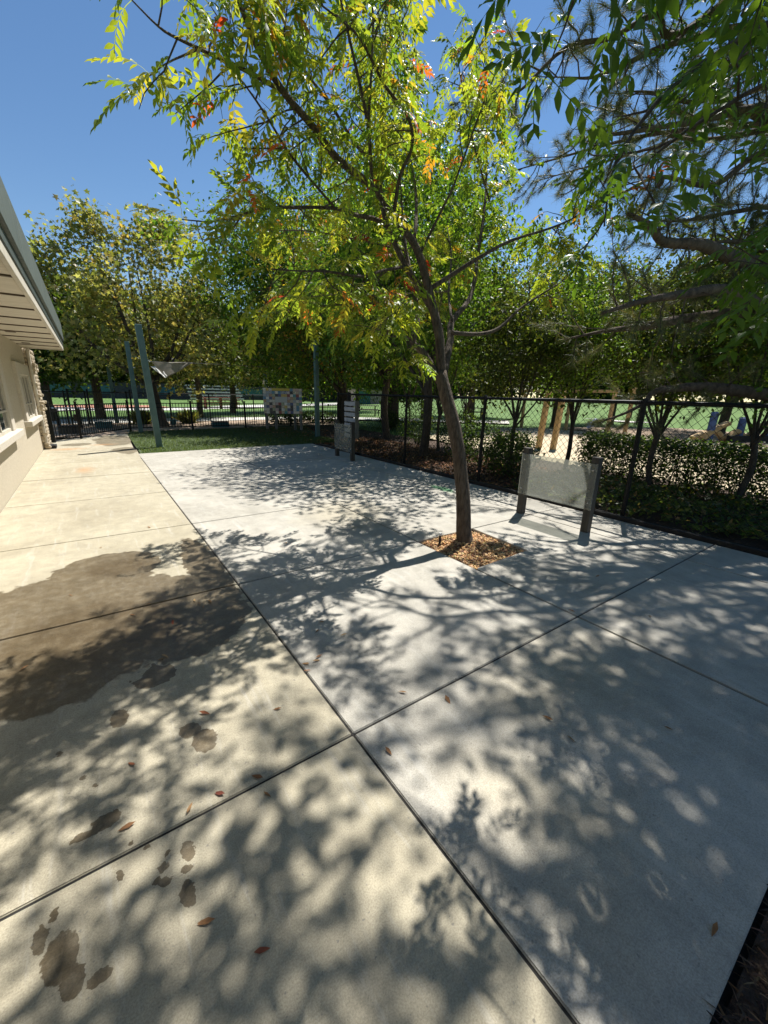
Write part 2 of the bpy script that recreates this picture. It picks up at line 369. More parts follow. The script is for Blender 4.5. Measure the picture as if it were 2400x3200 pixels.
# ---------------------------------------------------------------- the setting
def sheet(name, poly, z, mat, kind='structure', res=None, amp=0):
    if res is None:
        o = MB().add([(x, y, z) for x, y in poly], [tuple(range(len(poly)))]).build(name, mat)
    else:
        xs = [p[0] for p in poly]; ys = [p[1] for p in poly]
        nx = int((max(xs) - min(xs)) / res) + 2; ny = int((max(ys) - min(ys)) / res) + 2
        X, Y = np.meshgrid(np.linspace(min(xs), max(xs), nx), np.linspace(min(ys), max(ys), ny))
        Z = z + RNG.normal(0, amp, X.shape)
        V = np.stack([X, Y, Z], -1).reshape(-1, 3); i = np.arange(nx * ny).reshape(ny, nx)
        F = np.stack([i[:-1, :-1], i[:-1, 1:], i[1:, 1:], i[1:, :-1]], -1).reshape(-1, 4)
        o = link(name, fastmesh(name, V, F, smooth=True), mat)
    return tag(o, kind=kind)
# one big ground sheet, rising to a gentle grassy berm in the distance on the park side
n = 120
gx, gy = np.meshgrid(np.concatenate([np.linspace(-900, -60, 12), np.linspace(-55, 120, 90), np.linspace(130, 900, 12)]),
                     np.concatenate([np.linspace(-900, -40, 10), np.linspace(-35, 140, 90), np.linspace(150, 900, 12)]))
sm = lambda t: np.clip(t, 0, 1) ** 2 * (3 - 2 * np.clip(t, 0, 1))
berm_h = lambda x, y: 1.9 * sm((x - 33 + .1 * y) / 30) * sm((60 - np.abs(y - 14)) / 40)
gz = -.14 + berm_h(gx, gy)
i = np.arange(gx.size).reshape(gx.shape)
F = np.stack([i[:-1, :-1], i[:-1, 1:], i[1:, 1:], i[1:, :-1]], -1).reshape(-1, 4)
tag(link('ground', fastmesh('ground', np.stack([gx, gy, gz], -1).reshape(-1, 3), F, smooth=True), 'field_grass'), kind='structure')

# concrete pavement: dark sub-base in the joints, one slab object per pour
base = MB().prism([(-1.2, -4.5), (1.0, -4.5), (1.0, -.02), (5.64, -.02), (5.64, 11.9), (.9, 11.6), (.95, 17.2), (-1.2, 16.4)], -.15, -.075).build('pavement', 'subbase')
tag(base, kind='structure')
def slab(poly, mat, dz=0):
    cx = sum(p[0] for p in poly) / len(poly); cy = sum(p[1] for p in poly) / len(poly); g = .006
    k = len(poly); ins = []
    for a in range(k):                                   # inset every edge by half a joint
        p0, p1, p2 = Vector(poly[a - 1]), Vector(poly[a]), Vector(poly[(a + 1) % k])
        n1 = Vector((-(p1 - p0).y, (p1 - p0).x)).normalized(); n2 = Vector((-(p2 - p1).y, (p2 - p1).x)).normalized()
        ins.append(tuple(p1 + (n1 + n2) * g / max(.3, 1 + n1.dot(n2))))
    o = MB().prism(ins, -.11, dz).build('slab', mat, base, bevel=.004, seg=2); return o
ty = [-4.4, -2.5, -.6, 1.32, 3.19, 5.08, 7.0, 8.9, 10.78, 12.6, 14.5, 16.35]
for a, b in zip(ty[:-1], ty[1:]):
    x0 = -1.12; dz = random.uniform(-.002, .001)
    if b < 16: slab([(x0, a), (.80, a), (.80 + (.06 if b > 12 else 0), b), (x0, b)], 'tan_concrete', dz)
    else: slab([(x0, a), (.88, a), (.95, 17.1), (x0 + .3, b - .6)], 'tan_concrete', dz)
gx_ = [.80, 2.745, 4.78, 5.6]; gy_ = [0, 1.32, 3.18, 5.08, 7.0, 8.9, 11.75]
for a, b in zip(gy_[:-1], gy_[1:]):
    for q, (x0, x1) in enumerate(zip(gx_[:-1], gx_[1:])):
        dz = random.uniform(-.002, .001)
        yb = (b, b) if b < 11 else (11.62 + .05 * (x0 - .8), 11.62 + .05 * (x1 - .8))
        if q == 1 and a == 1.32:     # slab with the tree well cut out of its corner
            slab([(x0, a), (x1, a), (x1, b), (3.62, b), (3.58, 2.37), (x0 + .03, 2.34), (x0, 2.3)], 'grey_concrete', dz)
        else: slab([(x0, a), (x1, a), (x1, yb[1]), (x0, yb[0])], 'grey_concrete', dz)
for y in ty[1:-1]: MB().box(-1.11, .79, y - .008, y + .008, -.1, -.0085).build('joint', 'subbase', base)
for y in gy_[1:-1]:
    for x0, x1 in zip(gx_[:-1], gx_[1:]):
        if not (y == 3.18 and x0 == 2.745): MB().box(x0 + .01, x1 - .01, y - .008, y + .008, -.1, -.0085).build('joint', 'subbase', base)
MB().box(3.64, 4.77, 3.172, 3.188, -.1, -.0085).build('joint', 'subbase', base)
MB().box(.792, .808, -4.3, 11.6, -.1, -.009).build('joint', 'subbase', base)
for x in gx_[1:3]: MB().box(x - .008, x + .008, .0, 11.6, -.1, -.009).build('joint', 'subbase', base)
slab([(.80, -.9), (1.02, -.9), (1.04, 0), (.80, 0)], 'grey_concrete')

sheet('mulch_bed', [(5.74, -6), (10.2, -6), (10.2, 19.5), (5.74, 19.5)], -.05, 'mulch', res=.12, amp=.018)
sheet('near_mulch_bed', [(1.05, -4.4), (5.74, -4.4), (5.74, -.012), (1.05, -.012)], -.03, 'mulch', res=.04, amp=.01)
sheet('lawn', [(.86, 11.64), (6.9, 11.98), (6.9, 13.8), (8.6, 18.8), (1.1, 18.0), (.93, 16.6)], -.012, 'turf')
sheet('dry_bed', [(-3, 16.6), (1.0, 17.2), (1.1, 18), (8.4, 18.8), (12, 19.4), (12, 24.2), (-3, 24.2)], -.06, 'dry_soil')
sheet('near_path', [(-9, 21.6), (1.5, 23.4), (12, 24.3), (22, 17), (24.5, 19), (13, 26.6), (-9, 26)], -.045, 'path_concrete')
sheet('park_lawn', [(-30, 26.2), (13, 26.8), (24, 19.5), (34, 24), (20, 40), (-30, 34)], -.03, 'field_grass')
sheet('far_path', [(-40, 34), (6, 36), (16, 44), (40, 60), (60, 60), (40, 30), (33.5, 15), (44, 9), (60, 4), (60, 7), (45, 12), (36, 17), (42, 30), (70, 62), (38, 66), (14, 48.5), (5, 39.5), (-40, 37)], -.022, 'path_concrete')
sheet('clay_infield', [(-25, 40), (3, 40.5), (6, 42), (5, 47), (-25, 48)], -.02, 'red_clay')
sheet('play_sand', [(9.6, -6), (20.5, -6), (21.5, 8), (20.5, 13.8), (16.5, 14.9), (11.5, 14.6), (9.7, 9)], -.03, 'sand')
sheet('soil_under_trees', [(20.6, 3), (30, 4), (30, 11), (21.5, 14)], -.026, 'dry_soil')

# ---------------------------------------------------------------- school building on the left
bld = empty('school_building', (-1.12, 6, 0), 'long tan stucco building with wide eave and stone corner column', 'building')
W = 13.62
wall = MB().box(-8, -1.12, -7, W, -.12, 2.46).build('wall', 'stucco', bld)
def window(y0, y1, z0, z1, mull):
    f = MB()
    f.box(-1.16, -1.06, y0 - .32, y0, z0 - .02, z1 + .24).box(-1.16, -1.06, y1, y1 + .32, z0 - .02, z1 + .24).box(-1.16, -1.06, y0, y1, z1, z1 + .24)
    wd = f.build('window', 'stucco_trim', bld, bevel=.008)
    MB().box(-1.15, -.99, y0 - .36, y1 + .5, z0 - .13, z0 - .021).build('sill', 'stucco_trim', wd, bevel=.01)
    ys = [y0 + (y1 - y0) * k / mull for k in range(mull + 1)]
    for a, b in zip(ys[:-1], ys[1:]):
        MB().box(-1.118, -1.108, a + .03, b - .03, z0 + .02, z1 - .03).build('pane', 'window_glass', wd)
    fr = MB()
    for y in ys: fr.box(-1.118, -1.085, y - .028 + (.028 if y == y0 else 0), y + .028 - (.028 if y == y1 else 0), z0, z1)
    fr.box(-1.118, -1.087, y0, y1, z1 - .04, z1 - .001).box(-1.118, -1.087, y0, y1, z0 - .02, z0 + .03).box(-1.118, -1.09, y0, y1, z0 + (z1 - z0) * .3, z0 + (z1 - z0) * .3 + .03)
    fr.build('window_frame', 'cream_trim', wd)
window(6.2, 8.85, .86, 1.8, 3); window(11.2, 12.75, .88, 1.76, 3); window(1.2, 3.9, .86, 1.8, 3)
# eave: soffit boards with dark grooves, cream trim, drip edge, sage fascia, metal roof
E0 = 13.28
MB().box(-1.8, -.37, -7, E0, 2.468, 2.50).build('soffit_backing', 'soffit_groove', bld)
yb = E0
while yb > -5:
    MB().box(-1.5, -.375, yb - .893, yb, 2.425, 2.466).build('soffit_board', 'soffit', bld, bevel=.004)
    MB().box(-1.118, -.376, yb - .935, yb - .8935, 2.412, 2.466).build('soffit_groove_strip', 'soffit_groove', bld); yb -= .936  # dark strip added over each joint to make the groove read dark
for y in (5.1, 9.6, 11.9): MB().box(-1.0, -.86, y, y + .3, 2.424, 2.434).build('soffit_vent', 'soffit_groove', bld)
MB().box(-.372, -.335, -7, E0 + .03, 2.40, 2.50).build('eave_trim', 'cream_trim', bld, bevel=.004)
MB().box(-1.55, -.375, E0 + .003, E0 + .035, 2.40, 2.50).build('eave_trim', 'cream_trim', bld, bevel=.004)
MB().box(-.39, -.325, -7, E0 + .06, 2.503, 2.62).build('drip_edge', 'fascia_dark', bld, bevel=.005)
fa = MB(); yy = -7
while yy < E0 + .05:
    y2 = min(yy + 3.05, E0 + .08); fa.box(-.36, -.295, yy, y2 - .006, 2.622, 3.0); yy = y2
fa.build('fascia', 'fascia', bld, bevel=.006)
MB().add([(-.30, -7, 3.003), (-.30, E0 + .1, 3.003), (-8, E0 + .1, 3.35), (-8, -7, 3.35), (-.30, -7, 3.04), (-.30, E0 + .1, 3.04), (-8, E0 + .1, 3.39), (-8, -7, 3.39)],
         [(0, 1, 2, 3), (7, 6, 5, 4), (0, 4, 5, 1), (1, 5, 6, 2), (2, 6, 7, 3), (3, 7, 4, 0)]).build('roof', 'fascia', bld)
MB().box(-8, -.42, E0 - .06, E0 + .002, 2.502, 3.1).build('gable_end', 'soffit', bld)
MB().tube([(-1.02, 13.3, 2.4), (-1.03, 13.32, 2.2), (-1.03, 13.36, .12), (-.98, 13.42, .05)], .035, 8).build('downspout', 'cream_trim', bld)
core = MB().box(-1.5, -1.06, 13.38, 13.98, -.1, 2.4).build('stone_column', 'mortar', bld)
def stone(cx, cy, cz, sx, sy, sz):
    bm = bmesh.new(); bmesh.ops.create_icosphere(bm, subdivisions=2, radius=1)
    for v in bm.verts:
        p = v.co; q = Vector([math.copysign(abs(c) ** .55, c) for c in p])
        v.co = Vector((cx + q.x * sx * random.uniform(.86, 1.1), cy + q.y * sy * random.uniform(.86, 1.1), cz + q.z * sz * random.uniform(.86, 1.1)))
    me = bpy.data.meshes.new('stone'); bm.to_mesh(me); bm.free(); link('stone', me, 'stone', core)
z = .06
while z < 2.36:
    h = random.uniform(.07, .11); y = 13.36
    while y < 13.95:
        l = random.uniform(.08, .15); stone(-1.03, y + l / 2, z, .06, l * .52, h * .55); y += l * .98
    x = -1.46
    while x < -1.06:
        l = random.uniform(.1, .16); stone(x + l / 2, 13.37, z, l * .5, .06, h * .55); stone(x + l / 2, 13.99, z, l * .5, .06, h * .55); x += l
    z += h * .98
db = MB().box(-1.09, -.86, 13.42, 13.78, .001, .085).box(-1.05, -.9, 13.46, 13.74, .085, .095).build('drain_box', 'rubber', None, bevel=.008)
tag(db, 'low black plastic drain box at the foot of the stone column', 'drain box')

# ---------------------------------------------------------------- black picket fence with gate
pk = MB().box(-.009, .009, -.009, .009, .09, 1.02).mesh('picket')
def picket_run(a, b, label, post_a=True, post_b=True, group='black picket fence panels', name='picket_fence', cat='fence', h=1.02):
    a, b = Vector((*a, 0)), Vector((*b, 0)); d = b - a; L = d.length; d.normalize()
    r = empty(name, a, label, cat, group)
    for z in (.12, .86, 1.02):
        MB().bar(a + Vector((0, 0, z)), b + Vector((0, 0, z)), .03, .032).build('rail', 'black_metal', r)
    k = int(L / .105)
    for q in range(1, k):
        o = link('picket', pk, 'black_metal', r); o.location = a + d * (L * q / k); o.rotation_euler.z = math.atan2(d.y, d.x)
    for p, on in ((a, post_a), (b, post_b)):
        if on:
            MB().box(p.x - .033, p.x + .033, p.y - .033, p.y + .033, -.1, 1.1).box(p.x - .042, p.x + .042, p.y - .042, p.y + .042, 1.1, 1.125).build('post', 'black_metal', r, bevel=.004)
    return r
gate = picket_run((-.98, 15.0), (-.36, 15.75), 'black picket gate closing the walk beside the stone column', name='picket_gate', cat='gate', group=None)
MB().box(-1.08, -.94, 14.9, 15.04, -.1, 1.12).build('gate_post', 'black_metal', gate, bevel=.005)
MB().box(-.46, -.38, 15.6, 15.66, .55, .75).build('latch', 'black_metal', gate, bevel=.004)
fp = [(-.36, 15.75), (1.12, 17.95), (3.3, 18.12), (5.5, 18.32), (7.7, 18.6), (9.6, 18.95), (11.6, 19.4)]
fl = ['black picket fence panel set at an angle between the gate and the lawn', 'black picket fence panel behind the tall green shade posts', 'black picket fence panel in front of the sycamore bed',
      'black picket fence panel directly behind the mural board', 'black picket fence panel in front of the dark low bushes', 'black picket fence panel ending behind the chain link gate']
for q in range(6): picket_run(fp[q], fp[q + 1], fl[q], post_a=False)

# ---------------------------------------------------------------- chain link fences
def chain_mesh(p0, p1, z0, z1, pitch=.052, r=.0022, extra=0):
    p0, p1 = np.array([*p0, 0.]), np.array([*p1, 0.]); L = np.linalg.norm(p1 - p0); d = (p1 - p0) / L; nrm = np.array([-d[1], d[0], 0])
    nw = int(L / pitch); ns = int((z1 - z0) / (pitch * 1.05)); zs = np.linspace(z0, z1, ns + 1)
    V = []; F = []
    ang = np.array([0, 2 * np.pi / 3, 4 * np.pi / 3]); k = np.arange(ns + 1)
    sag = RNG.normal(0, .0025, (nw + 1, 1))
    s = (np.arange(nw)[:, None] * pitch + np.where((k[None] + np.arange(nw)[:, None]) % 2 == 0, 0, pitch)) + sag[:nw] * 0
    s = np.clip(s, 0, L)
    off = np.where((k % 2) == 0, r * .8, -r * .8)[None] + np.zeros_like(s)
    C = p0 + s[..., None] * d + off[..., None] * nrm; C[..., 2] = zs[None]
    ring = (np.cos(ang)[:, None] * d * 1.25 + np.sin(ang)[:, None] * nrm * 1.25) * r
    V = (C[:, :, None, :] + ring[None, None]).reshape(-1, 3)
    b = (np.arange(nw)[:, None, None] * (ns + 1) + np.arange(ns)[None, :, None]) * 3; j = np.arange(3)[None, None]
    a0, a1 = b + j, b + (j + 1) % 3
    F = np.stack([a0, a1, a1 + 3, a0 + 3], -1).reshape(-1, 4)
    return fastmesh('wire_mesh', V, F)
def chain_fence(pts, h, label, rp=.03, mat='black_metal', wire='black_wire', pitch=.05, wr=.0029, name='chain_link_fence', cat='fence', rail=True, mesh_z0=.05, group=None):
    r = empty(name, (*pts[0], 0), label, cat, group)
    for p in pts:
        MB().tube([(p[0], p[1], -.12), (p[0], p[1], h + .01)], rp, 10).tube([(p[0], p[1], h + .01), (p[0], p[1], h + .035)], [rp * 1.2, rp * .6], 10).build('post', mat, r, smooth=False)
    for a, b in zip(pts[:-1], pts[1:]):
        if rail:
            d = (Vector(b) - Vector(a)); n_ = Vector((-d.y, d.x)).normalized() * 0
            MB().tube([(a[0], a[1], h - .02), (b[0], b[1], h - .02)], .024, 8).build('top_rail', mat, r)
        off = Vector((-.034, 0)) if abs(a[0] - b[0]) < .01 else Vector((0, -.03))
        o = link('wire_mesh', chain_mesh((a[0] + off.x, a[1] + off.y), (b[0] + off.x, b[1] + off.y), mesh_z0, h - .01, pitch, wr), wire, r); o['kind'] = 'stuff'
    return r
FX = 5.78
cf = chain_fence([(FX, y) for y in (-2.6, -.1, 2.42, 5.04, 7.3, 9.78)], 1.555, 'tall black chain link fence running along the grey slabs')
for y in (.0, 2.42, 5.04):
    MB().bar((FX - .02, y, .03), (FX - .02, y + 2.4, .03), .012).build('bottom_wire', 'black_wire', cf)
g2 = chain_fence([(FX, 9.86), (FX, 10.42)], 1.555, 'narrow black chain link gate behind the far acrylic easel', rp=.036, name='chain_link_gate', cat='gate')
for k in range(3): 
    o = link('wire_mesh', chain_mesh((FX + .03 + .02 * k, 9.88), (FX + .03 + .02 * k, 10.4), .06, 1.53, .04, .0026), 'black_wire', g2); o['kind'] = 'stuff'
MB().tube([(FX, 9.86, .06), (FX, 10.42, .06)], .02, 8).build('bottom_rail', 'black_metal', g2)
kb = MB()
for y in (-2.6, .4, 3.4, 6.4, 9.0): kb.box(5.63, 5.70, y, min(y + 2.995, 11.4), -.14, random.uniform(.035, .05))
tag(kb.build('edging_board', 'kerb_board', None, bevel=.006), 'low dark timber edging board under the chain link fence', 'edging board')
chain_fence([(-5, 22.6), (-2.6, 22.6), (-.86, 22.7), (-.12, 22.75), (1.46, 22.95), (3.3, 23.2), (5.22, 23.5), (7.8, 24.2), (10.2, 25)], 1.36,
            'black chain link fence standing behind the sycamore and dry bed', rp=.034, wire='grey_wire', pitch=.075, wr=.002)
for (x, y) in ((-.72, 22.5), (-.02, 22.55), (1.6, 22.8)):
    p = MB().tube([(x, y, -.1), (x, y, 1.42)], .04, 10).tube([(x, y, 1.42), (x, y, 1.47)], [.045, .02], 10).build('gate_post', 'black_metal')
    tag(p, 'black round gate post in front of the rear chain link fence', 'post', 'gate posts at the rear chain link fence')

# ---------------------------------------------------------------- shade posts and sail
def shade_post(x, y, h, lean, label, w=.15):
    r = empty('shade_post', (x, y, 0), label, 'post', None)
    MB().bar((x, y, -.1), (x + lean[0], y + lean[1], h), w, w, (0, 1, 0)).build('column', 'green_post', r, bevel=.006)
    MB().box(x - .09, x + .09, y - .09, y + .09, -.011, .005).build('base_plate', 'green_post', r)
    MB().box(x + lean[0] * .72 + .06, x + lean[0] * .72 + .13, y - .02, y + .02, h * .72, h * .72 + .03).build('eye_bolt', 'aluminium', r)
    return r
shade_post(1.43, 12.82, 3.12, (-.13, 0), 'pale green square steel shade post at the lawn corner, leaning outward')
shade_post(1.42, 17.6, 3.12, (-.05, .05), 'dark green square steel shade post just inside the picket fence', .14)
shade_post(.95, 23.2, 2.9, (-.02, .02), 'dark green square shade post beyond the picket fence by the path', .14)
shade_post(6.72, 13.7, 3.3, (0, 0), 'dark green square shade post at the far edge of the lawn', .14)
p5 = shade_post(8.3, 23.4, 2.9, (0, 0), 'dark post with white bracket lamp rising behind the mural board', .13)
MB().box(8.1, 8.55, 23.2, 23.4, 1.96, 2.0).box(8.12, 8.2, 23.2, 23.3, 2.0, 2.14).build('bracket_lamp', 'white_paint', p5)
def sail_mesh(c, n=14, sag=.12):
    c = [np.array(p, float) for p in c]; V = []; F = []
    for a in range(n + 1):
        for b in range(n + 1):
            u, v = a / n, b / n
            p = c[0] * (1 - u) * (1 - v) + c[1] * u * (1 - v) + c[2] * u * v + c[3] * (1 - u) * v
            p = p + np.array([0, 0, -sag * math.sin(math.pi * u) * math.sin(math.pi * v)]) + np.array([0, .02 * math.sin(9 * u + 4 * v), .012 * math.sin(14 * v - 6 * u)])
            V.append(p)
    for a in range(n):
        for b in range(n): k = a * (n + 1) + b; F.append((k, k + 1, k + n + 2, k + n + 1))
    return np.array(V), np.array(F)
sr = empty('shade_sail', (1.5, 12.9, 0), 'drooping grey canvas shade sail tied to the pale green post', 'shade sail')
V, F = sail_mesh([(1.50, 12.93, 2.25), (2.74, 14.0, 2.33), (2.7, 14.0, 2.31), (1.88, 13.3, 1.85)], sag=-.03)
o = link('canvas', fastmesh('canvas', V, F, smooth=True), 'sail', sr); md = o.modifiers.new('thick', 'SOLIDIFY'); md.thickness = .004
V, F = sail_mesh([(1.47, 12.9, 2.12), (1.70, 13.2, 2.17), (1.9, 13.28, 1.9), (1.86, 13.22, 1.83)], sag=.03)
o = link('folded_corner', fastmesh('folded_corner', V, F, smooth=True), 'sail_white', sr); md = o.modifiers.new('thick', 'SOLIDIFY'); md.thickness = .004
MB().tube([(1.38, 12.85, 2.28), (1.50, 12.93, 2.25), (2.1, 13.45, 2.27), (2.74, 14.0, 2.33), (4.2, 16, 2.45), (6.68, 18.4, 2.6), (8.3, 23.4, 2.85)], .008, 5).build('edge_cable', 'grey_wire', sr)

# ---------------------------------------------------------------- painting easels of frosted acrylic on timber posts
def easel(p0, p1, z0, z1, h, label):
    r = empty('acrylic_easel', ((p0[0] + p1[0]) / 2, (p0[1] + p1[1]) / 2, 0), label, 'easel')
    a = math.atan2(p1[1] - p0[1], p1[0] - p0[0])
    for p in (p0, p1):
        MB().box(p[0] - .045, p[0] + .045, p[1] - .045, p[1] + .045, -.004, h, a).build('post', 'dark_wood', r, bevel=.005)
        MB().box(p[0] - .047, p[0] + .047, p[1] - .047, p[1] + .047, h, h + .008, a).build('post_cap', 'dark_wood', r, bevel=.003)
    d = Vector((p1[0] - p0[0], p1[1] - p0[1])).normalized(); nrm = Vector((d.y, -d.x))
    if nrm.x > 0: nrm = -nrm
    q0 = Vector(p0) - d * .045 + nrm * .052; q1 = Vector(p1) + d * .045 + nrm * .052
    pan = MB().bar((q0.x, q0.y, (z0 + z1) / 2), (q1.x, q1.y, (z0 + z1) / 2), .008, z1 - z0).build('panel', 'acrylic', r)
    for p in (p0, p1):
        for z in (z0 + .08, z1 - .08):
            c = Vector(p) + nrm * .058
            MB().tube([(c.x - nrm.x * .01, c.y - nrm.y * .01, z), (c.x + nrm.x * .004, c.y + nrm.y * .004, z)], .009, 8).build('screw', 'aluminium', pan)
    return r
easel((4.74, 3.31), (4.74, 2.37), .285, .838, .905, 'frosted acrylic painting panel on two dark timber posts beside the tree well')
easel((5.06, 9.2), (4.98, 8.3), .2, .838, .905, 'frosted acrylic painting panel on timber posts in front of the pallet')

pal = empty('pallet_board', (5.66, 9.35, .42), 'upright pallet board of grey white slats hung on the chain link fence', 'pallet')
for k in range(7):
    MB().box(5.535, 5.553, 9.12, 9.66, .43 + k * .137, .43 + k * .137 + .1).build('slat', 'white_wood', pal, bevel=.003)
for y in (9.12, 9.37, 9.62):
    MB().box(5.5545, 5.66, y, y + .045, .42, 1.37).build('stringer', 'grey_wood', pal, bevel=.003)
for k in range(4):
    MB().box(5.6615, 5.68, 9.12, 9.66, .45 + k * .26, .45 + k * .26 + .1).build('back_slat', 'grey_wood', pal, bevel=.003)
for y in (9.2, 9.55): MB().bar((5.66, y, 1.2), (5.775, y, 1.24), .01).build('hook', 'black_metal', pal)

# ---------------------------------------------------------------- mural board of painted tiles
m0, m1 = Vector((6.02, 17.35, 0)), Vector((7.42, 16.55, 0)); md_ = (m1 - m0).normalized(); mn = Vector((md_.y, -md_.x, 0))
if mn.dot(Vector((-.4, -1, 0))) < 0: mn = -mn
ML = (m1 - m0).length; Z0, Z1 = .66, 1.7
mur = empty('mural_board', (m0 + m1) / 2, 'mural board of many painted tiles standing on timber posts at the lawn edge', 'mural')
mb = MB().bar(m0 + Vector((0, 0, (Z0 + Z1) / 2)), m1 + Vector((0, 0, (Z0 + Z1) / 2)), .03, Z1 - Z0).build('backboard', 'grey_wood', mur)
for t, off in ((.06, .07), (.30, .07), (.80, .07), (.96, -.0)):
    c = m0 + md_ * ML * t - mn * off
    MB().box(c.x - .045, c.x + .045, c.y - .045, c.y + .045, -.1, .64 if off == 0 else 1.6).build('post', 'grey_wood', mur, bevel=.004)
tcols = [(.55, .5, .4), (.5, .45, .35), (.6, .55, .45), (.45, .36, .25), (.3, .32, .33), (.1, .22, .3), (.07, .09, .2), (.25, .06, .05), (.4, .25, .15), (.05, .05, .05), (.5, .35, .1), (.08, .25, .25), (.3, .33, .2), (.42, .3, .28), (.6, .57, .5)]
for k, c in enumerate(tcols):
    t = NT('tile_paint'); f = t.new('TexVoronoi'); f.inputs['Scale'].default_value = 22; t.lk(t.pos(), f.inputs['Vector'])
    t.col(t.ramp(f.outputs['Distance'], [(.15, tuple(x * .35 for x in c)), (.3, c), (.75, tuple(min(1, x * 1.25) for x in c))])); t.rough(.35); M['tile%d' % k] = t.m
def tile(u0, u1, v0, v1, mat, th=.012):
    g = .003; a = m0 + md_ * (u0 + g) + mn * (.0155 + th / 2); b = m0 + md_ * (u1 - g) + mn * (.0155 + th / 2); z = (v0 + v1) / 2
    return MB().bar(a + Vector((0, 0, z)), b + Vector((0, 0, z)), th, v1 - v0 - 2 * g).build('tile', mat, mb)
nc, nr = 13, 9; cw = ML / nc; ch = (Z1 - Z0) / nr; rr = random.Random(3)
for r_ in range(nr):
    for c_ in range(nc):
        if r_ == nr - 1 and 3 <= c_ <= 8: continue
        if 4 <= r_ <= 5 and 4 <= c_ <= 7: continue
        tile(c_ * cw, (c_ + 1) * cw, Z0 + r_ * ch, Z0 + (r_ + 1) * ch, 'tile%d' % rr.randrange(len(tcols)), rr.uniform(.008, .014))
t = NT('banner_yellow'); t.col(t.ramp(t.noise(40, 2), [(.4, (.5, .36, .04)), (.7, (.62, .48, .1))])); M['banner'] = t.m
tile(3 * cw, 9 * cw, Z0 + 8 * ch + .01, Z1, 'banner').name = 'banner'
t = NT('pale_plaque'); ln = t.new('TexWave', bands_direction='Z'); ln.inputs['Scale'].default_value = 9; ln.inputs['Distortion'].default_value = 3; t.lk(t.pos(), ln.inputs['Vector'])
t.col(t.ramp(ln.outputs[0], [(.1, (.3, .3, .28)), (.35, (.55, .54, .48))])); M['plaque'] = t.m
tile(4 * cw, 8 * cw, Z0 + 4 * ch, Z0 + 6 * ch, 'plaque').name = 'plaque'
cu = bpy.data.curves.new('lettering', 'FONT'); cu.body = 'VM'; cu.size = .15; cu.extrude = .002
lo = bpy.data.objects.new('lettering', cu); COL.objects.link(lo)
lo.parent = mb; cu.materials.append(M['white_paint'])
p = m0 + md_ * (7.1 * cw) + mn * .031 + Vector((0, 0, Z0 + 7.0 * ch))
lo.matrix_world = Matrix(((md_.x, 0, mn.x, p.x), (md_.y, 0, mn.y, p.y), (0, 1, 0, p.z), (0, 0, 0, 1)))
dg = bpy.context.evaluated_depsgraph_get(); me = bpy.data.meshes.new_from_object(lo.evaluated_get(dg)); mw = lo.matrix_world.copy()
bpy.data.objects.remove(lo); me.transform(mw); o = link('lettering', me, 'white_paint', mb)

# ---------------------------------------------------------------- small things beyond the fences
def box_thing(name, x0, x1, y0, y1, z0, z1, mat, label, cat, lid=None, lm='rubber'):
    r = empty(name, ((x0 + x1) / 2, (y0 + y1) / 2, z0), label, cat)
    MB().box(x0, x1, y0, y1, z0, z1 - .05).build('body', mat, r, bevel=.02, seg=2)
    MB().box(x0 - .015, x1 + .015, y0 - .015, y1 + .015, z1 - .049, z1).build('lid', lm, r, bevel=.012)
    for s in (.3, .7): MB().box(x0 + (x1 - x0) * s - .02, x0 + (x1 - x0) * s + .02, y0 - .02, y0 + .001, z0 + .03, z1 - .07).build('rib', mat, r)
    return r
box_thing('planter_trough', -1.0, -.4, 18.2, 18.5, -.06, .22, 'dark_wall', 'low dark planter trough on the dry soil behind the picket gate', 'planter')
box_thing('storage_trough', .08, .66, 20.3, 20.6, -.06, .2, 'teal', 'low teal trough lying beside the path behind the picket fence', 'trough', lm='teal')
box_thing('storage_trough', 4.4, 5.1, 19.5, 19.8, -.06, .2, 'teal', 'teal and grey trough on the reddish dry bed behind the fence', 'trough', lm='grey_wood')
box_thing('valve_box', 3.0, 3.25, 21.6, 21.85, -.06, .16, 'teal', 'small dark green valve box at the sycamore root', 'valve box', lm='teal')
def bench(x, y, rz, L, h, top, leg, label, name='bench', cat='bench', planks=3, back=False):
    r = empty(name, (x, y, 0), label, cat)
    def loc(u, v): return (x + u * math.cos(rz) - v * math.sin(rz), y + u * math.sin(rz) + v * math.cos(rz))
    for k in range(planks):
        a = loc(-L / 2, (k - (planks - 1) / 2) * .15); b = loc(L / 2, (k - (planks - 1) / 2) * .15)
        MB().bar((*a, h), (*b, h), .135, .04).build('plank', top, r, bevel=.004)
    for u in (-L * .36, L * .36):
        a = loc(u, -.18); b = loc(u, .18)
        MB().bar((*a, -.1), (*a, h - .02), .06).bar((*b, -.1), (*b, h - .02), .06).bar((*a, h - .045), (*b, h - .045), .05, .05).build('leg', leg, r)
    return r
bench(-.75, 20.6, .12, 1.0, .74, 'white_paint', 'black_metal', 'white topped table behind the picket gate', 'table', 'table', 4)
def picnic(x, y, rz, mat, label, group=None):
    r = bench(x, y, rz, 1.8, .72, mat, 'dark_wall', label, 'picnic_table', 'picnic table', 5)
    if group: r['group'] = group
    for s in (-.72, .72):
        a = (x - .9 * math.cos(rz) - s * math.sin(rz), y - .9 * math.sin(rz) + s * math.cos(rz)); b = (x + .9 * math.cos(rz) - s * math.sin(rz), y + .9 * math.sin(rz) + s * math.cos(rz))
        MB().bar((*a, .42), (*b, .42), .26, .04).build('seat', mat, r, bevel=.004)
        [MB().bar((*e, .41), (e[0], e[1], -.1), .05).build('seat_leg', 'dark_wall', r) for e in (a, b)]
    return r
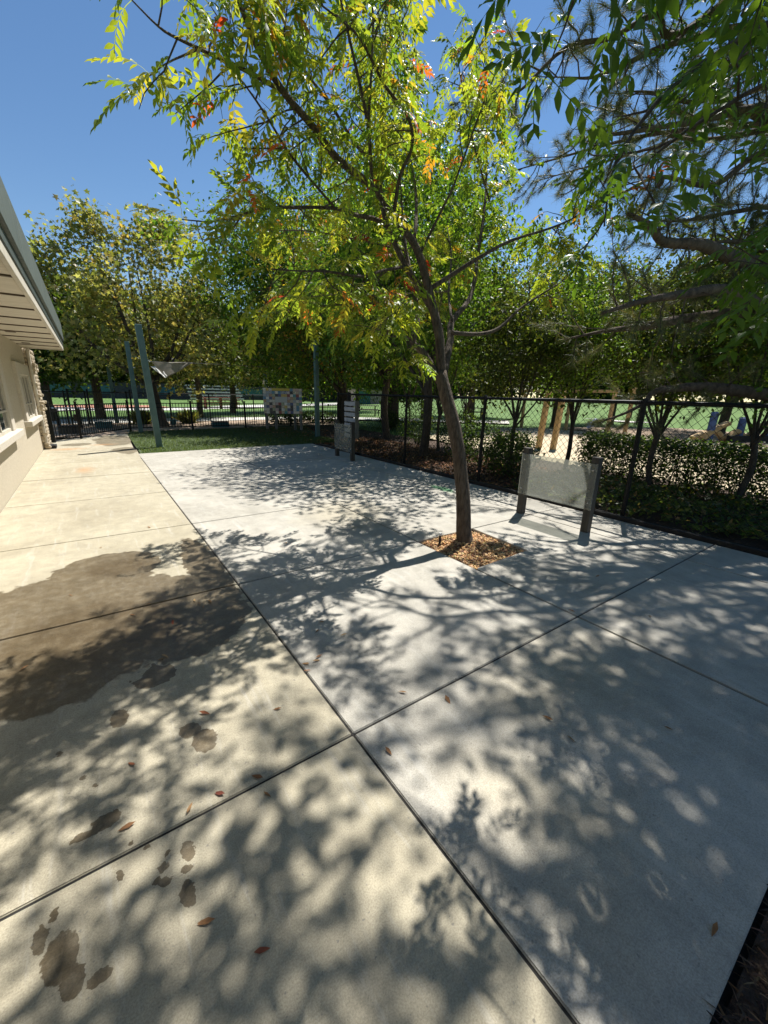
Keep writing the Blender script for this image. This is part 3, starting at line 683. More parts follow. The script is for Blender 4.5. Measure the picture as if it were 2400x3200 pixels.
picnic(17.2, 26.6, -.6, 'dark_wall', 'dark picnic table on the shaded lawn seen through the chain link gate')
picnic(24.5, 22.5, -.6, 'dark_wall', 'dark picnic table on the lawn beyond the slim park trees')
ble = empty('bleachers', (13.5, 60, 0), 'silver aluminium bleachers at the far side of the sports field', 'bleachers')
for k in range(5):
    MB().bar((11, 60 + k * .7, .45 + k * .42), (18, 60 + k * .7, .45 + k * .42), .3, .16).build('seat_plank', 'aluminium', ble)
for k in range(5):
    x = 11.2 + k * 1.65; MB().bar((x, 60, 0), (x, 62.9, 2.1), .1).bar((x, 62.9, -.1), (x, 62.9, 2.2), .1).bar((x, 60, -.1), (x, 60, .45), .08).build('frame', 'dark_wall', ble)
MB().bar((11, 63.1, 2.9), (18, 63.1, 2.9), .06).bar((11, 63.1, 2.0), (11, 63.1, 2.9), .06).bar((18, 63.1, 2.0), (18, 63.1, 2.9), .06).build('guard_rail', 'aluminium', ble)
st = empty('stacked_benches', (9.6, 38.9, 0), 'stack of reddish park benches standing on the pale path', 'bench stack')
for k in range(5):
    for v in range(3): MB().bar((8, 38.6 + v * .25, .12 + k * .2), (11.2, 38.6 + v * .25, .12 + k * .2), .2, .06).build('plank', 'red_bench', st)
for u in (8.3, 9.6, 10.9): MB().box(u - .05, u + .05, 38.5, 39.2, -.1, .88).build('support', 'red_bench', st)
wallo = empty('field_wall', (0, 84, 0), 'long dark wall closing the far end of the sports field', 'wall')
for k in range(16):
    MB().box(-48 + k * 7, -41.05 + k * 7, 84, 84.4, -.2, 2.3 + .1 * (k % 3)).build('wall_panel', 'dark_wall', wallo)
for k, (x0, x1) in enumerate(((-6, -2), (-1, 3.2), (9, 13), (24, 29), (33, 36))):
    MB().box(x0, x1, 83.9, 83.96, .6, 1.9).build('windscreen', 'teal', wallo)
shed = empty('storage_shed', (37, 56, 0), 'low beige shed with a teal door beyond the park path', 'shed')
MB().box(33.5, 41, 55, 58, -.2, 2.2).build('wall', 'beige_wall', shed); MB().box(33.2, 41.3, 54.7, 58.3, 2.2, 2.35).build('roof', 'dark_wall', shed)
MB().box(33.8, 36.2, 54.93, 54.998, 0, 2.0).build('door', 'teal', shed)
# playground pieces
def wood_post(x, y, h, lean, label, w=.15):
    r = empty('play_post', (x, y, 0), label, 'post', 'tan timber play posts')
    MB().bar((x, y, -.1), (x + lean[0], y + lean[1], h), w, w, (0, 1, 0)).build('shaft', 'tan_wood', r, bevel=.01)
    MB().bar((x + lean[0], y + lean[1], h), (x + lean[0], y + lean[1], h + .04), w * 1.05, w * 1.05, (0, 1, 0)).build('cap', 'tan_wood', r, bevel=.01)
wood_post(11.9, 7.95, 1.75, (.25, .05), 'tan timber play post standing in the sand behind the shrubs')
wood_post(12.1, 7.55, 1.75, (.25, .05), 'tan timber play post nearer the hedge, one of two in the sand')
wood_post(20.6, 10.1, 2.1, (.2, .0), 'tan timber play post at the far sand edge under the beam end')
wood_post(20.8, 9.35, 2.1, (.2, .0), 'tan timber play post at the far sand edge clear of the beam')
bf = empty('balance_beam_frame', (20.5, 12, 0), 'tan timber beam frame raised above the far sand edge', 'beam')
MB().bar((20.2, 15.2, 1.95), (20.75, 9.9, 1.98), .16, .14).build('beam', 'tan_wood', bf, bevel=.01)
for (x, y) in ((20.25, 14.8), (20.5, 12.2)): MB().bar((x, y, -.1), (x, y, 1.9), .14).build('leg', 'tan_wood', bf, bevel=.01)
pl = empty('play_structure', (22.5, 6, 0), 'play structure with blue posts and curved timber ramps behind the hedge', 'playground')
for (x, y, h) in ((21.3, 6.15, 1.15), (22.6, 5.5, .95), (24.3, 4.95, 1.7)):
    MB().tube([(x, y, -.1), (x + .06, y, h)], .14, 12).tube([(x + .06, y, h), (x + .06, y, h + .06)], [.15, .08], 12).build('blue_post', 'blue_plastic', pl)
for a, b in (((20.6, 6.5, .1), (22.2, 5.85, .75)), ((23.2, 5.3, .2), (24.1, 5.0, .8))): MB().bar(a, b, .3, .16).build('ramp', 'tan_wood', pl, bevel=.02)
for x0, y0 in ((20.9, 6.25), (21.9, 5.75)):
    MB().tube([(x0 + 1.1 * q / 8, y0 - .4 * q / 8, .05 + .35 * math.sin(math.pi * q / 8)) for q in range(9)], .12, 8).build('arch', 'tan_wood', pl)
MB().box(24.2, 24.35, 4.4, 4.9, .5, 1.6).build('panel', 'purple_plastic', pl, bevel=.03)
for (x, y) in ((21.8, 5.6), (23.2, 5.0)): MB().bar((x, y, .12), (x + 1.2, y - .4, .12), .2, .24).build('kerb', 'rubber', pl)
sp = empty('spring_rider', (17.5, 9.3, 0), 'small blue spring rider on the sand between two slim trunks', 'spring rider')
MB().tube([(17.5 + .07 * math.cos(q * .9), 9.3 + .07 * math.sin(q * .9), -.05 + .012 * q) for q in range(36)], .014, 5).build('spring', 'black_metal', sp)
MB().tube([(17.35, 9.35, .42), (17.45, 9.32, .5), (17.55, 9.28, .52), (17.68, 9.22, .68), (17.72, 9.2, .78)], [.06, .12, .12, .1, .06], 10).build('body', 'blue_plastic', sp, smooth=True)
MB().bar((17.6, 9.1, .62), (17.68, 9.4, .62), .03).build('handle', 'black_metal', sp)
# sprinkler riser in the tree well
rs = empty('sprinkler_riser', (2.93, 3.02, -.03), 'short black irrigation riser with pale cap at the tree well corner', 'sprinkler')
MB().tube([(2.93, 3.02, -.06), (2.93, 3.02, .085)], .013, 8).build('pipe', 'rubber', rs); MB().tube([(2.93, 3.02, .085), (2.93, 3.02, .115)], .015, 8).build('cap', 'white_paint', rs)
# ---------------------------------------------------------------- vegetation
def smooth_path(pts, sub=3):
    """Catmull-Rom through (x,y,z,r)"""
    P = [np.array(p, float) for p in pts]; P = [2 * P[0] - P[1]] + P + [2 * P[-1] - P[-2]]; out = []
    for i in range(1, len(P) - 2):
        for k in range(sub):
            t = k / sub
            out.append(.5 * (2 * P[i] + (P[i + 1] - P[i - 1]) * t + (2 * P[i - 1] - 5 * P[i] + 4 * P[i + 1] - P[i + 2]) * t * t + (3 * P[i] - P[i - 1] - 3 * P[i + 1] + P[i + 2]) * t ** 3))
    out.append(P[-2]); return np.array(out)
def twig(start, d, length, r0, rnd, up=.0, n=5, wander=.25):
    pts = [np.array(start, float)]; d = np.array(d, float); d /= np.linalg.norm(d)
    for k in range(n):
        d = d + rnd.normal(0, wander, 3) * .6 + np.array([0, 0, up]); d /= np.linalg.norm(d); pts.append(pts[-1] + d * length / n)
    rad = np.linspace(r0, r0 * .35, n + 1); return np.column_stack([np.array(pts), rad])

MAIN = {
 'trunk':[(3.2,2.88,-0.08,0.108),(3.19,2.9,0.03,0.092),(3.185,2.92,0.15,0.082),(3.17,2.95,0.47,0.076),(3.15,3.02,0.87,0.072),(3.1,3.1,1.25,0.069),(3.04,3.2,1.58,0.067),(3.03,3.28,1.79,0.062)],
 'M':[(3.03,3.26,1.7,0.05),(3.01,3.3,2.1,0.048),(2.94,3.33,2.35,0.045),(2.87,3.36,2.57,0.042),(2.79,3.38,2.78,0.039),(2.67,3.38,2.93,0.036),(2.43,3.36,3.07,0.033),(2.18,3.3,3.19,0.03),(1.78,3.2,3.24,0.027),(1.53,3.1,3.32,0.024),(1.29,3.0,3.37,0.021),(1.1,2.9,3.45,0.017),(0.97,2.8,3.54,0.012),(0.9,2.75,3.62,0.006)],
 'N':[(2.94,3.33,2.35,0.036),(2.83,3.45,2.58,0.032),(2.7,3.5,2.75,0.029),(2.61,3.52,2.87,0.027),(2.5,3.55,3.06,0.024),(2.45,3.6,3.28,0.02),(2.36,3.6,3.51,0.016),(2.17,3.6,3.61,0.014),(1.94,3.55,3.75,0.012),(1.7,3.5,3.85,0.01),(1.5,3.5,3.99,0.007),(1.42,3.5,4.11,0.004)],
 'A':[(3.03,3.26,1.68,0.045),(2.86,3.4,1.99,0.04),(2.78,3.45,2.06,0.036),(2.87,3.5,2.24,0.032),(2.93,3.6,2.42,0.028),(2.97,3.7,2.64,0.022),(3.0,3.9,3.03,0.016),(3.01,4.0,3.41,0.01),(3.04,4.1,3.77,0.006)],
 'A2':[(2.93,3.6,2.43,0.014),(2.64,3.6,2.44,0.012),(2.3,3.55,2.38,0.01),(1.99,3.5,2.32,0.007),(1.69,3.4,2.25,0.004)],
 'A3':[(2.78,3.45,2.06,0.012),(2.58,3.3,2.09,0.01),(2.19,3.1,2.04,0.006),(1.97,3.0,2.06,0.004)],
 'C':[(3.05,3.26,1.74,0.046),(3.33,3.48,2.14,0.04),(3.53,3.68,2.38,0.036),(4.02,3.89,2.74,0.028),(4.35,4.14,3.3,0.022),(4.67,4.39,4.03,0.016),(4.92,4.66,4.67,0.012),(5.0,4.86,5.62,0.009),(5.03,5.07,6.18,0.005)],
 'C1':[(3.27,3.4,2.2,0.024),(3.64,3.35,2.22,0.021),(3.92,3.31,2.31,0.018),(4.19,3.26,2.54,0.014),(4.59,3.2,2.78,0.01),(4.93,3.2,2.97,0.006),(5.19,3.19,3.28,0.004)],
 'C2':[(3.28,3.42,2.32,0.016),(3.7,3.95,2.76,0.013),(4.15,4.42,3.32,0.01),(4.49,4.92,3.89,0.006)],
 'R1':[(2.88,3.36,2.55,0.024),(3.12,3.25,2.72,0.021),(3.27,3.1,2.84,0.018),(3.53,2.95,3.0,0.014),(3.92,2.8,3.15,0.01),(4.3,2.75,3.34,0.007),(4.65,2.7,3.61,0.004)],
 'R2':[(2.7,3.38,2.9,0.02),(2.96,3.71,3.4,0.016),(3.06,3.92,3.78,0.012),(3.08,4.14,4.17,0.009),(3.26,4.37,4.82,0.007),(3.38,4.6,5.47,0.004)],
 'R3':[(2.76,3.38,2.83,0.013),(2.86,3.2,3.18,0.011),(2.9,3.1,3.36,0.009),(3.1,3.0,3.99,0.007),(3.18,2.9,4.25,0.004)],
 'L1':[(2.5,3.55,3.06,0.022),(2.3,3.5,3.06,0.02),(2.06,3.4,3.0,0.017),(1.81,3.3,2.96,0.013),(1.29,3.2,2.81,0.01),(1.06,3.1,2.7,0.008),(0.8,3.0,2.56,0.005),(0.6,2.95,2.51,0.003)],
 'L2':[(2.7,3.5,2.75,0.016),(2.34,3.4,2.63,0.014),(2.07,3.3,2.52,0.012),(1.68,3.15,2.46,0.009),(1.35,3.0,2.38,0.006),(1.11,2.9,2.33,0.004)],
 'M1':[(1.29,3.0,3.37,0.014),(1.06,2.9,3.33,0.012),(0.82,2.8,3.27,0.01),(0.61,2.7,3.21,0.007),(0.52,2.65,3.19,0.005),(0.41,2.6,3.21,0.003)],
 'M2':[(2.16,3.3,3.2,0.016),(2.05,3.2,3.53,0.014),(1.88,3.1,3.77,0.011),(1.7,3.0,4.0,0.007),(1.66,3.0,4.12,0.004)],
 'M3':[(2.43,3.36,3.07,0.018),(2.37,3.2,3.29,0.015),(2.41,3.1,3.47,0.013),(2.28,3.0,3.58,0.012),(2.0,2.9,3.61,0.011),(1.77,2.8,3.68,0.009),(1.64,2.75,3.69,0.007),(1.36,2.7,3.68,0.004)],
 'M4':[(1.79,3.28,2.96,0.01),(1.42,3.2,3.14,0.009),(1.2,3.1,3.27,0.007),(1.0,3.0,3.35,0.005),(0.88,2.95,3.36,0.003)],
 'U1':[(2.45,3.6,3.28,.014),(2.6,3.8,3.9,.011),(2.7,4.0,4.6,.007),(2.7,4.1,5.2,.004)],
 'U2':[(2.05,3.2,3.53,.012),(2.15,3.3,4.2,.009),(2.1,3.3,4.9,.006),(2.0,3.2,5.4,.004)],
 'U3':[(4.55,4.2,3.95,.012),(4.1,4.2,4.6,.009),(3.9,4.3,5.3,.005)],
 'B1':[(3.0,3.9,3.03,.012),(2.7,4.4,3.2,.01),(2.3,4.8,3.3,.007),(1.9,5.1,3.3,.004)],
 'B2':[(2.93,3.6,2.42,.014),(2.8,4.1,2.6,.011),(2.5,4.6,2.65,.008),(2.1,5.0,2.6,.004)],
 'B3':[(3.47,3.7,2.68,.012),(3.7,4.3,2.8,.009),(3.8,4.9,2.9,.005)],
}
PCOL = [(.11, .19, .03, 3), (.16, .235, .035, 5), (.22, .28, .04, 4), (.28, .31, .045, 3), (.36, .20, .03, .4), (.42, .10, .03, .2), (.40, .045, .03, .1)]
def broadleaf(name, label, cat, base, paths, spawn, leafmat_obj, cols, seed, n_obj, bark, spacing=.11, tl=(.25, .6), leaves=(4, 7), start=.42, group=None, side=7, scale=1.0, twigfree=()):
    """tree from hand-laid limbs: twigs along every limb, pinnate leaves along every twig"""
    r = np.random.default_rng(seed); root = empty(name, base, label, cat, group)
    mbT = MB(); mbL = MB(); LP = []; LD = []
    for key, pts in paths.items():
        sp_ = smooth_path(pts, 3)
        (mbT if key == 'trunk' else mbL).tube(sp_[:, :3], sp_[:, 3], 14 if key == 'trunk' else side, .05 if key == 'trunk' else .03)
        if key in twigfree: continue
        seg = np.linalg.norm(np.diff(sp_[:, :3], axis=0), axis=1); cum = np.r_[0, np.cumsum(seg)]; L = cum[-1]
        s = L * (.5 if key in ('C1', 'R1', 'R2', 'R3', 'C2') else start if sp_[0, 3] > .02 else .15)
        while s < L:
            k = min(np.searchsorted(cum, s) - 1, len(seg) - 1); k = max(k, 0); f = (s - cum[k]) / seg[k]
            p = sp_[k, :3] * (1 - f) + sp_[k + 1, :3] * f; d = (sp_[k + 1, :3] - sp_[k, :3]) / seg[k]
            rr_ = sp_[k, 3]
            if rr_ < .03 or r.random() < .3:
                side_ = r.normal(0, 1, 3); side_ -= d * side_.dot(d); side_ /= np.linalg.norm(side_)
                t = twig(p, d * r.uniform(.2, .7) + side_ * .9 + np.array([0, 0, .15]), r.uniform(*tl) * scale, min(.006, rr_ * .6 + .0015), r, .02)
                mbL.tube(t[:, :3], t[:, 3], 4, 0, False)
                m = r.integers(*leaves)
                for q in range(m):
                    u = r.uniform(.35, 1.0) * (len(t) - 1); a = int(min(u, len(t) - 2)); w_ = u - a
                    LP.append(t[a, :3] * (1 - w_) + t[a + 1, :3] * w_); LD.append(t[a + 1, :3] - t[a, :3])
                if r.random() < .45:
                    t2 = twig(t[2, :3], (t[3, :3] - t[2, :3]) + r.normal(0, .08, 3), r.uniform(.5, .9) * tl[0] * scale + .1, .003, r, 0)
                    mbL.tube(t2[:, :3], t2[:, 3], 3, 0, False)
                    for q in range(max(2, m - 2)):
                        a = r.integers(1, len(t2)); LP.append(t2[a, :3]); LD.append(t2[a, :3] - t2[a - 1, :3])
            s += spacing * r.uniform(.6, 1.4)
        for q in range(3): LP.append(sp_[-1, :3]); LD.append(sp_[-1, :3] - sp_[-2, :3])
    mbT.build('trunk', bark, root, smooth=True); mbL.build('branches', bark, root, smooth=True)
    LP = np.array(LP); LD = np.array(LD); yaw = np.arctan2(LD[:, 1], LD[:, 0]) + r.normal(0, .9, len(LP)); S = r.uniform(.75, 1.2, len(LP)) * scale
    R = rotz_tilt(len(LP), r, yaw, .35, .35)
    dist = np.linalg.norm(LP - np.array(EYE), axis=1); order = np.argsort(dist)
    # those inside the picture first
    fwd = (LP - np.array(EYE)) @ -np.array(BACK); px = (LP - np.array(EYE)) @ np.array(RIGHT) / np.maximum(fwd, .05); py = (LP - np.array(EYE)) @ np.array(UP) / np.maximum(fwd, .05)
    vis = (fwd > .1) & (np.abs(px) < .98) & (np.abs(py) < 1.3)
    order = np.concatenate([order[vis[order]], order[~vis[order]]]); near, rest = order[:n_obj], order[n_obj:]
    var = r.integers(0, len(PINN), len(LP)); Vs = []; Fs = []; Cs = []; k = 0
    cc = palette(cols, len(LP), r)
    for vi in range(len(PINN)):
        ix = rest[var[rest] == vi]
        if len(ix) == 0: continue
        V, F, C = scatter(PINN[vi], LP[ix], R[ix], S[ix], cc[ix]); Vs.append(V); Fs.append(F + k); Cs.append(C); k += len(V)
    crown = link('crown', fastmesh('crown', np.vstack(Vs), np.vstack(Fs), np.vstack(Cs)), 'leaf', root); crown['kind'] = 'stuff'
    if n_obj:
        mes = [fastmesh('leaf', *p) for p in PINN]
        for me in mes: me.materials.append(M[leafmat_obj])
        for a in near:
            o = bpy.data.objects.new('leaf', mes[var[a]]); COL.objects.link(o)
            o.matrix_basis = Matrix.Translation(Vector(LP[a])) @ Matrix(R[a].tolist()).to_4x4() @ Matrix.Scale(float(S[a]), 4); o.parent = crown
    return root
broadleaf('pistache_tree', 'young leaning multi-stemmed tree with yellow green leaves growing from the square tree well', 'tree', (3.19, 2.9, 0), MAIN, None, 'pistache_leaf', PCOL, 5, 300, 'bark', spacing=.098, leaves=(4, 8), twigfree=('trunk',), scale=.9)

# overhanging tree whose trunk stands in the mulch just right of the camera
NEAR = {
 'trunk': [(3.5, -.95, -.1, .12), (3.5, -.94, .1, .1), (3.46, -.9, .9, .085), (3.4, -.8, 1.7, .075), (3.34, -.7, 2.3, .068)],
 'a': [(3.36, -.75, 2.1, .05), (3.0, -.35, 2.6, .042), (2.5, .0, 2.85, .034), (1.9, .2, 2.85, .025), (1.4, .22, 2.7, .016), (1.05, .2, 2.5, .009), (.8, .16, 2.3, .004)],
 'b': [(3.34, -.7, 2.3, .05), (3.05, -.1, 2.9, .042), (2.75, .6, 3.15, .033), (2.45, 1.1, 3.0, .022), (2.2, 1.25, 2.65, .013), (2.0, 1.15, 2.3, .006)],
 'c': [(3.05, -.1, 2.9, .03), (3.5, .5, 3.4, .025), (4.0, 1.1, 3.8, .02), (4.4, 1.6, 4.2, .012), (4.6, 2.0, 4.4, .006)],
 'd': [(3.34, -.7, 2.3, .045), (3.3, -.5, 3.2, .035), (3.0, .1, 4.0, .026), (2.6, .6, 4.5, .018), (2.1, .9, 4.7, .01), (1.7, 1.0, 4.7, .005)],
 'e': [(2.5, .0, 2.85, .02), (2.2, .6, 2.7, .015), (1.9, .95, 2.45, .009), (1.7, .8, 2.2, .005)],
 'f': [(3.3, -.5, 3.2, .03), (3.9, -.2, 4.0, .022), (4.3, .4, 4.8, .014), (4.4, .9, 5.3, .006)],
 'g': [(1.9, .2, 2.8, .016), (1.5, .55, 2.75, .012), (1.15, .75, 2.6, .007), (.95, .78, 2.45, .004)],
 'h': [(3.36, -.75, 2.1, .04), (3.2, -.1, 2.2, .03), (2.8, .35, 2.2, .02), (2.3, .5, 2.05, .011), (1.85, .5, 1.92, .005)],
 'i': [(3.3, -.5, 3.2, .03), (2.7, -.6, 3.8, .022), (2.0, -.5, 4.2, .014), (1.3, -.3, 4.3, .007)],
 'j': [(2.75, .6, 3.15, .02), (3.2, 1.1, 3.4, .014), (3.5, 1.5, 3.5, .006)],
}
NEAR = {k: [(x, y, z, w if k == 'trunk' else w * (.55 if z < 4 else .7)) for x, y, z, w in v] for k, v in NEAR.items()}
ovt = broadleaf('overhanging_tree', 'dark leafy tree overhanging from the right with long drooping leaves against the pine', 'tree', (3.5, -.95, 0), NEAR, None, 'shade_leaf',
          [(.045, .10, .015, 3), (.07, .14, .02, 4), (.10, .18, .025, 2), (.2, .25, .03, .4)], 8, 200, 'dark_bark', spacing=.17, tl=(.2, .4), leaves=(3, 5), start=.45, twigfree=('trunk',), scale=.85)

def upper_crown(root, start, c, rad, ncl, per, csz, leaf, cols, seed):
    r = np.random.default_rng(seed); c = np.array(c, float); tb = MB()
    d = r.normal(0, 1, (ncl, 3)); d /= np.linalg.norm(d, axis=1)[:, None]; CL = c + d * (r.uniform(.02, 1, (ncl, 1)) ** .4) * np.array(rad)
    CL = CL[~((CL[:, 0] - .523 * CL[:, 2] > .3) & (CL[:, 1] - .265 * CL[:, 2] > 1.55))]; ncl = len(CL); hub = []  # drop clusters that would shade the young tree's sunlit ground
    for k in range(7):
        a = 2 * np.pi * k / 7; tip = c + np.array(rad) * np.array([math.cos(a), math.sin(a), .1]) * .7; st = np.array(start)
        s_ = smooth_path([(*st, .05), (*(st * .5 + c * .3 + tip * .2), .04), (*(c * .4 + tip * .6), .025), (*tip, .008)], 4); tb.tube(s_[:, :3], s_[:, 3], 6, .05); hub.append(s_)
    H_ = np.vstack(hub)
    for p in CL:
        k = np.argmin(np.linalg.norm(H_[:, :3] - p, axis=1)); a = H_[k, :3]; tb.tube([a, (a + p) / 2 + r.normal(0, .04, 3), p], [max(.007, H_[k, 3] * .5), .007, .004], 4, 0, False)
    tb.build('upper_limbs', 'dark_bark', root, smooth=True)
    n = ncl * per; P = np.repeat(CL, per, 0) + r.normal(0, csz, (n, 3)); foliage('upper_crown', T_FOLD, P, r.uniform(.7, 1.3, n) * leaf, cols, r, 'leaf', root, .6, .7, droop=.5)
upper_crown(ovt, (3.3, -.5, 3.2), (4.5, 1.35, 6.2), (2.9, 2.0, 1.3), 150, 95, .2, .095, [(.05, .11, .016, 3), (.075, .15, .02, 4), (.10, .18, .025, 2)], 44)  # crown mostly out of view, added to shade the pavement
# ---- pine on the right, trunk just beyond the picture's edge
PINE = {
 'pine1':[(8.22,1.72,3.33,0.14),(7.15,1.89,3.2,0.12),(6.6,2.02,3.18,0.1),(6.15,2.1,3.17,0.085),(5.79,2.21,3.25,0.07),(5.42,2.34,3.28,0.055),(5.04,2.43,3.31,0.04),(4.69,2.47,3.36,0.02)],
 'pine2':[(8.24,1.65,2.98,0.1),(6.98,1.78,2.83,0.085),(6.19,1.99,2.79,0.075),(5.61,2.12,2.69,0.06),(5.06,2.4,2.56,0.04),(4.65,2.55,2.45,0.02)],
 'pine3':[(8.25,1.6,2.78,0.1),(7.11,2.05,2.71,0.08),(6.38,2.36,2.61,0.07),(5.97,2.58,2.5,0.055),(5.65,2.78,2.43,0.04),(5.32,2.99,2.34,0.025),(5.06,3.22,2.28,0.012)],
 'pine4':[(8.39,1.36,1.62,0.12),(7.62,1.66,1.68,0.1),(7.14,1.94,1.73,0.09),(6.76,2.18,1.74,0.075),(6.45,2.45,1.68,0.05),(6.27,2.63,1.57,0.035),(6.09,2.8,1.35,0.02),(5.95,3.08,1.24,0.012)],
 'pine5':[(7.94,2.75,6.68,0.1),(5.97,2.82,5.6,0.06),(5.47,2.91,5.37,0.05),(4.9,3.1,5.14,0.04),(4.44,3.25,4.9,0.03),(4.06,3.41,4.72,0.02),(3.72,3.49,4.5,0.01)],
 'pine6':[(7.97,2.65,6.2,0.1),(5.94,2.88,5.33,0.05),(5.37,3.1,5.12,0.035),(4.95,3.21,4.95,0.025),(4.59,3.37,4.77,0.012),(4.34,3.54,4.83,0.006)],
 'pine7':[(8.06,2.36,5.28,0.1),(6.05,2.65,4.63,0.05),(5.42,3.0,4.46,0.035),(4.83,3.22,4.32,0.015)],
 'pine8':[(8.03,2.45,5.26,0.08),(6.68,2.69,5.0,0.05),(6.27,2.88,4.96,0.04),(5.85,3.05,4.97,0.025),(5.54,3.2,4.97,0.01)],
 'pine9':[(8.06,2.37,4.87,0.08),(6.51,2.57,4.11,0.05),(5.94,2.87,4.04,0.035),(5.45,3.17,3.99,0.02),(5.07,3.39,4.01,0.01)],
 'pine10':[(8.2,1.84,3.84,0.08),(7.12,2.02,3.8,0.05),(6.61,2.31,3.75,0.04),(5.94,2.64,3.63,0.02),(5.52,2.82,3.69,0.01)],
}
def pine_tree():
    r = np.random.default_rng(21); bx, by = 9.9, 1.3
    root = empty('pine_tree', (bx, by, 0), 'large dark pine with long bare limbs reaching over the chain link fence', 'tree')
    tr = MB(); tp = smooth_path([(bx, by, -.2, .42), (bx, by, .4, .34), (bx + .05, by, 3, .29), (bx - .05, by + .1, 6, .24), (bx, by + .1, 10, .15), (bx, by, 14, .04)], 3)
    tr.tube(tp[:, :3], tp[:, 3], 14, .06); tr.build('trunk', 'pine_bark', root, smooth=True)
    paths = [[(bx - .1, by + .05, p[0][2] + (-.25 if p[0][2] < 4 else -.5), p[0][3] * 1.15)] + p for p in PINE.values()]
    for k in range(34):   # upper limbs all round
        z = r.uniform(3.2, 11); a = r.uniform(0, 2 * np.pi); L = r.uniform(2.2, 4.4) * (1 - (z - 3) / 13)
        q = [(bx, by, z, .07)]
        for s in (.35, .7, 1): q.append((bx + math.cos(a + .2 * s) * L * s, by + math.sin(a + .2 * s) * L * s, z + .25 * s * L * r.uniform(-.3, .7), .07 * (1.05 - s) + .008))
        paths.append(q)
    for k in range(70):   # long upper limbs spreading over the pavement, above the picture
        z = r.uniform(5.6, 12.5); a = r.normal(2.75, .75); L = r.uniform(3.2, 7.2) * (1 - (z - 5.5) / 16)
        q = [(bx, by, z, .09)]
        for s in (.3, .6, 1): q.append((bx + math.cos(a + .15 * s) * L * s, by + math.sin(a + .15 * s) * L * s, z + .1 * s * L * r.uniform(-.3, .8), .09 * (1.05 - s) + .008))
        paths.append(q)
    # leave the gap through which the sun reaches the young tree and its shadow
    sunny = lambda x, y, z: .2 < x - .523 * z < 2.75 and 1.75 < y - .265 * z < 5.2
    paths = [q for k, q in enumerate(paths) if k < len(PINE) or not any(sunny(*(np.array(q[j][:3]) * (1 - f) + np.array(q[j + 1][:3]) * f)) for j in range(len(q) - 1) for f in (0, .5, 1))]
    for a, L, z in ((2.75, 4.8, 6.2), (2.6, 5.0, 7.0), (2.95, 5.2, 5.7), (2.3, 4.2, 7.4), (3.3, 5, 6.6), (2.5, 4.6, 5.2), (3.1, 4.4, 7.8), (3.5, 4.4, 5.6)):
        q = [(bx, by, z, .09)]
        for s in (.35, .7, 1): q.append((bx + math.cos(a + .1 * s) * L * s, by + math.sin(a + .1 * s) * L * s, z + r.uniform(-.5, .3) * s, .09 * (1.05 - s) + .01))
        paths.append(q)
    lm = MB(); TP = []; TD = []
    for p in paths:
        p = [tuple(v + (r.normal(0, .05) if 0 < j < len(p) - 1 and i < 3 and p[j][3] < .09 else 0) for i, v in enumerate(q)) for j, q in enumerate(p)]; s_ = smooth_path(p, 5)
        lm.tube(s_[:, :3], np.maximum(s_[:, 3] * np.where(s_[:, 2] > 3.5, .62, .85), .004), 7, .05)
        seg = np.diff(s_[:, :3], axis=0); n = len(seg)
        for k in range(n):
            L = np.linalg.norm(seg[k]); d = seg[k] / L
            if s_[k, 3] > .1: continue
            for q in range(int(L / .115 + r.random())):
                if r.random() < .12: continue
                p0 = s_[k, :3] + seg[k] * r.random(); sd = r.normal(0, 1, 3); sd -= d * sd.dot(d); sd /= np.linalg.norm(sd)
                t = twig(p0, d * .6 + sd + np.array([0, 0, .1]), r.uniform(.25, .8), .009, r, .03, 4, .3); lm.tube(t[:, :3], t[:, 3], 4, 0, False)
                for u in (2, 3, 4):
                    if r.random() < .8: TP.append(t[u, :3]); TD.append(t[u, :3] - t[u - 1, :3])
        TP.append(s_[-1, :3]); TD.append(seg[-1])
    lm.build('limbs', 'pine_bark', root, smooth=True)
    # needle tufts: thin long blades fanning forward from every twig
    TP = np.array(TP); TD = np.array(TD); TD /= np.linalg.norm(TD, axis=1)[:, None]; nn = 84
    P = np.repeat(TP, nn, 0) + r.normal(0, .012, (len(TP) * nn, 3)) - np.repeat(TD, nn, 0) * r.uniform(0, .1, (len(TP) * nn, 1))
    D = np.repeat(TD, nn, 0) * .8 + r.normal(0, .55, P.shape); D /= np.linalg.norm(D, axis=1)[:, None]
    L = r.uniform(.09, .17, (len(P), 1)); sidev = np.cross(D, r.normal(0, 1, P.shape)); sidev /= np.linalg.norm(sidev, axis=1)[:, None]
    w = .0018; sag = np.array([0, 0, -1]) * L * .12
    V = np.stack([P - sidev * w, P + sidev * w, P + D * L + sag], 1).reshape(-1, 3); F = np.arange(len(V)).reshape(-1, 3)
    C = np.repeat(palette([(.10, .13, .055, 5), (.14, .16, .07, 3), (.25, .20, .11, 1.5), (.07, .10, .04, 3)], len(P), r), 3, 0)
    o = link('needles', fastmesh('needles', V, F, C), 'needle', root); o['kind'] = 'stuff'
    for k in range(26):   # cones
        q = TP[r.integers(len(TP))] + np.array([0, 0, -.04])
        cm = MB().tube([q, q + (0, 0, .02), q + (0, 0, .05), q + (.005, 0, .08), q + (.01, 0, .1)], [.01, .026, .03, .02, .006], 7, .2); cm.build('cone', 'dark_bark', root)
    return root
pine_tree()

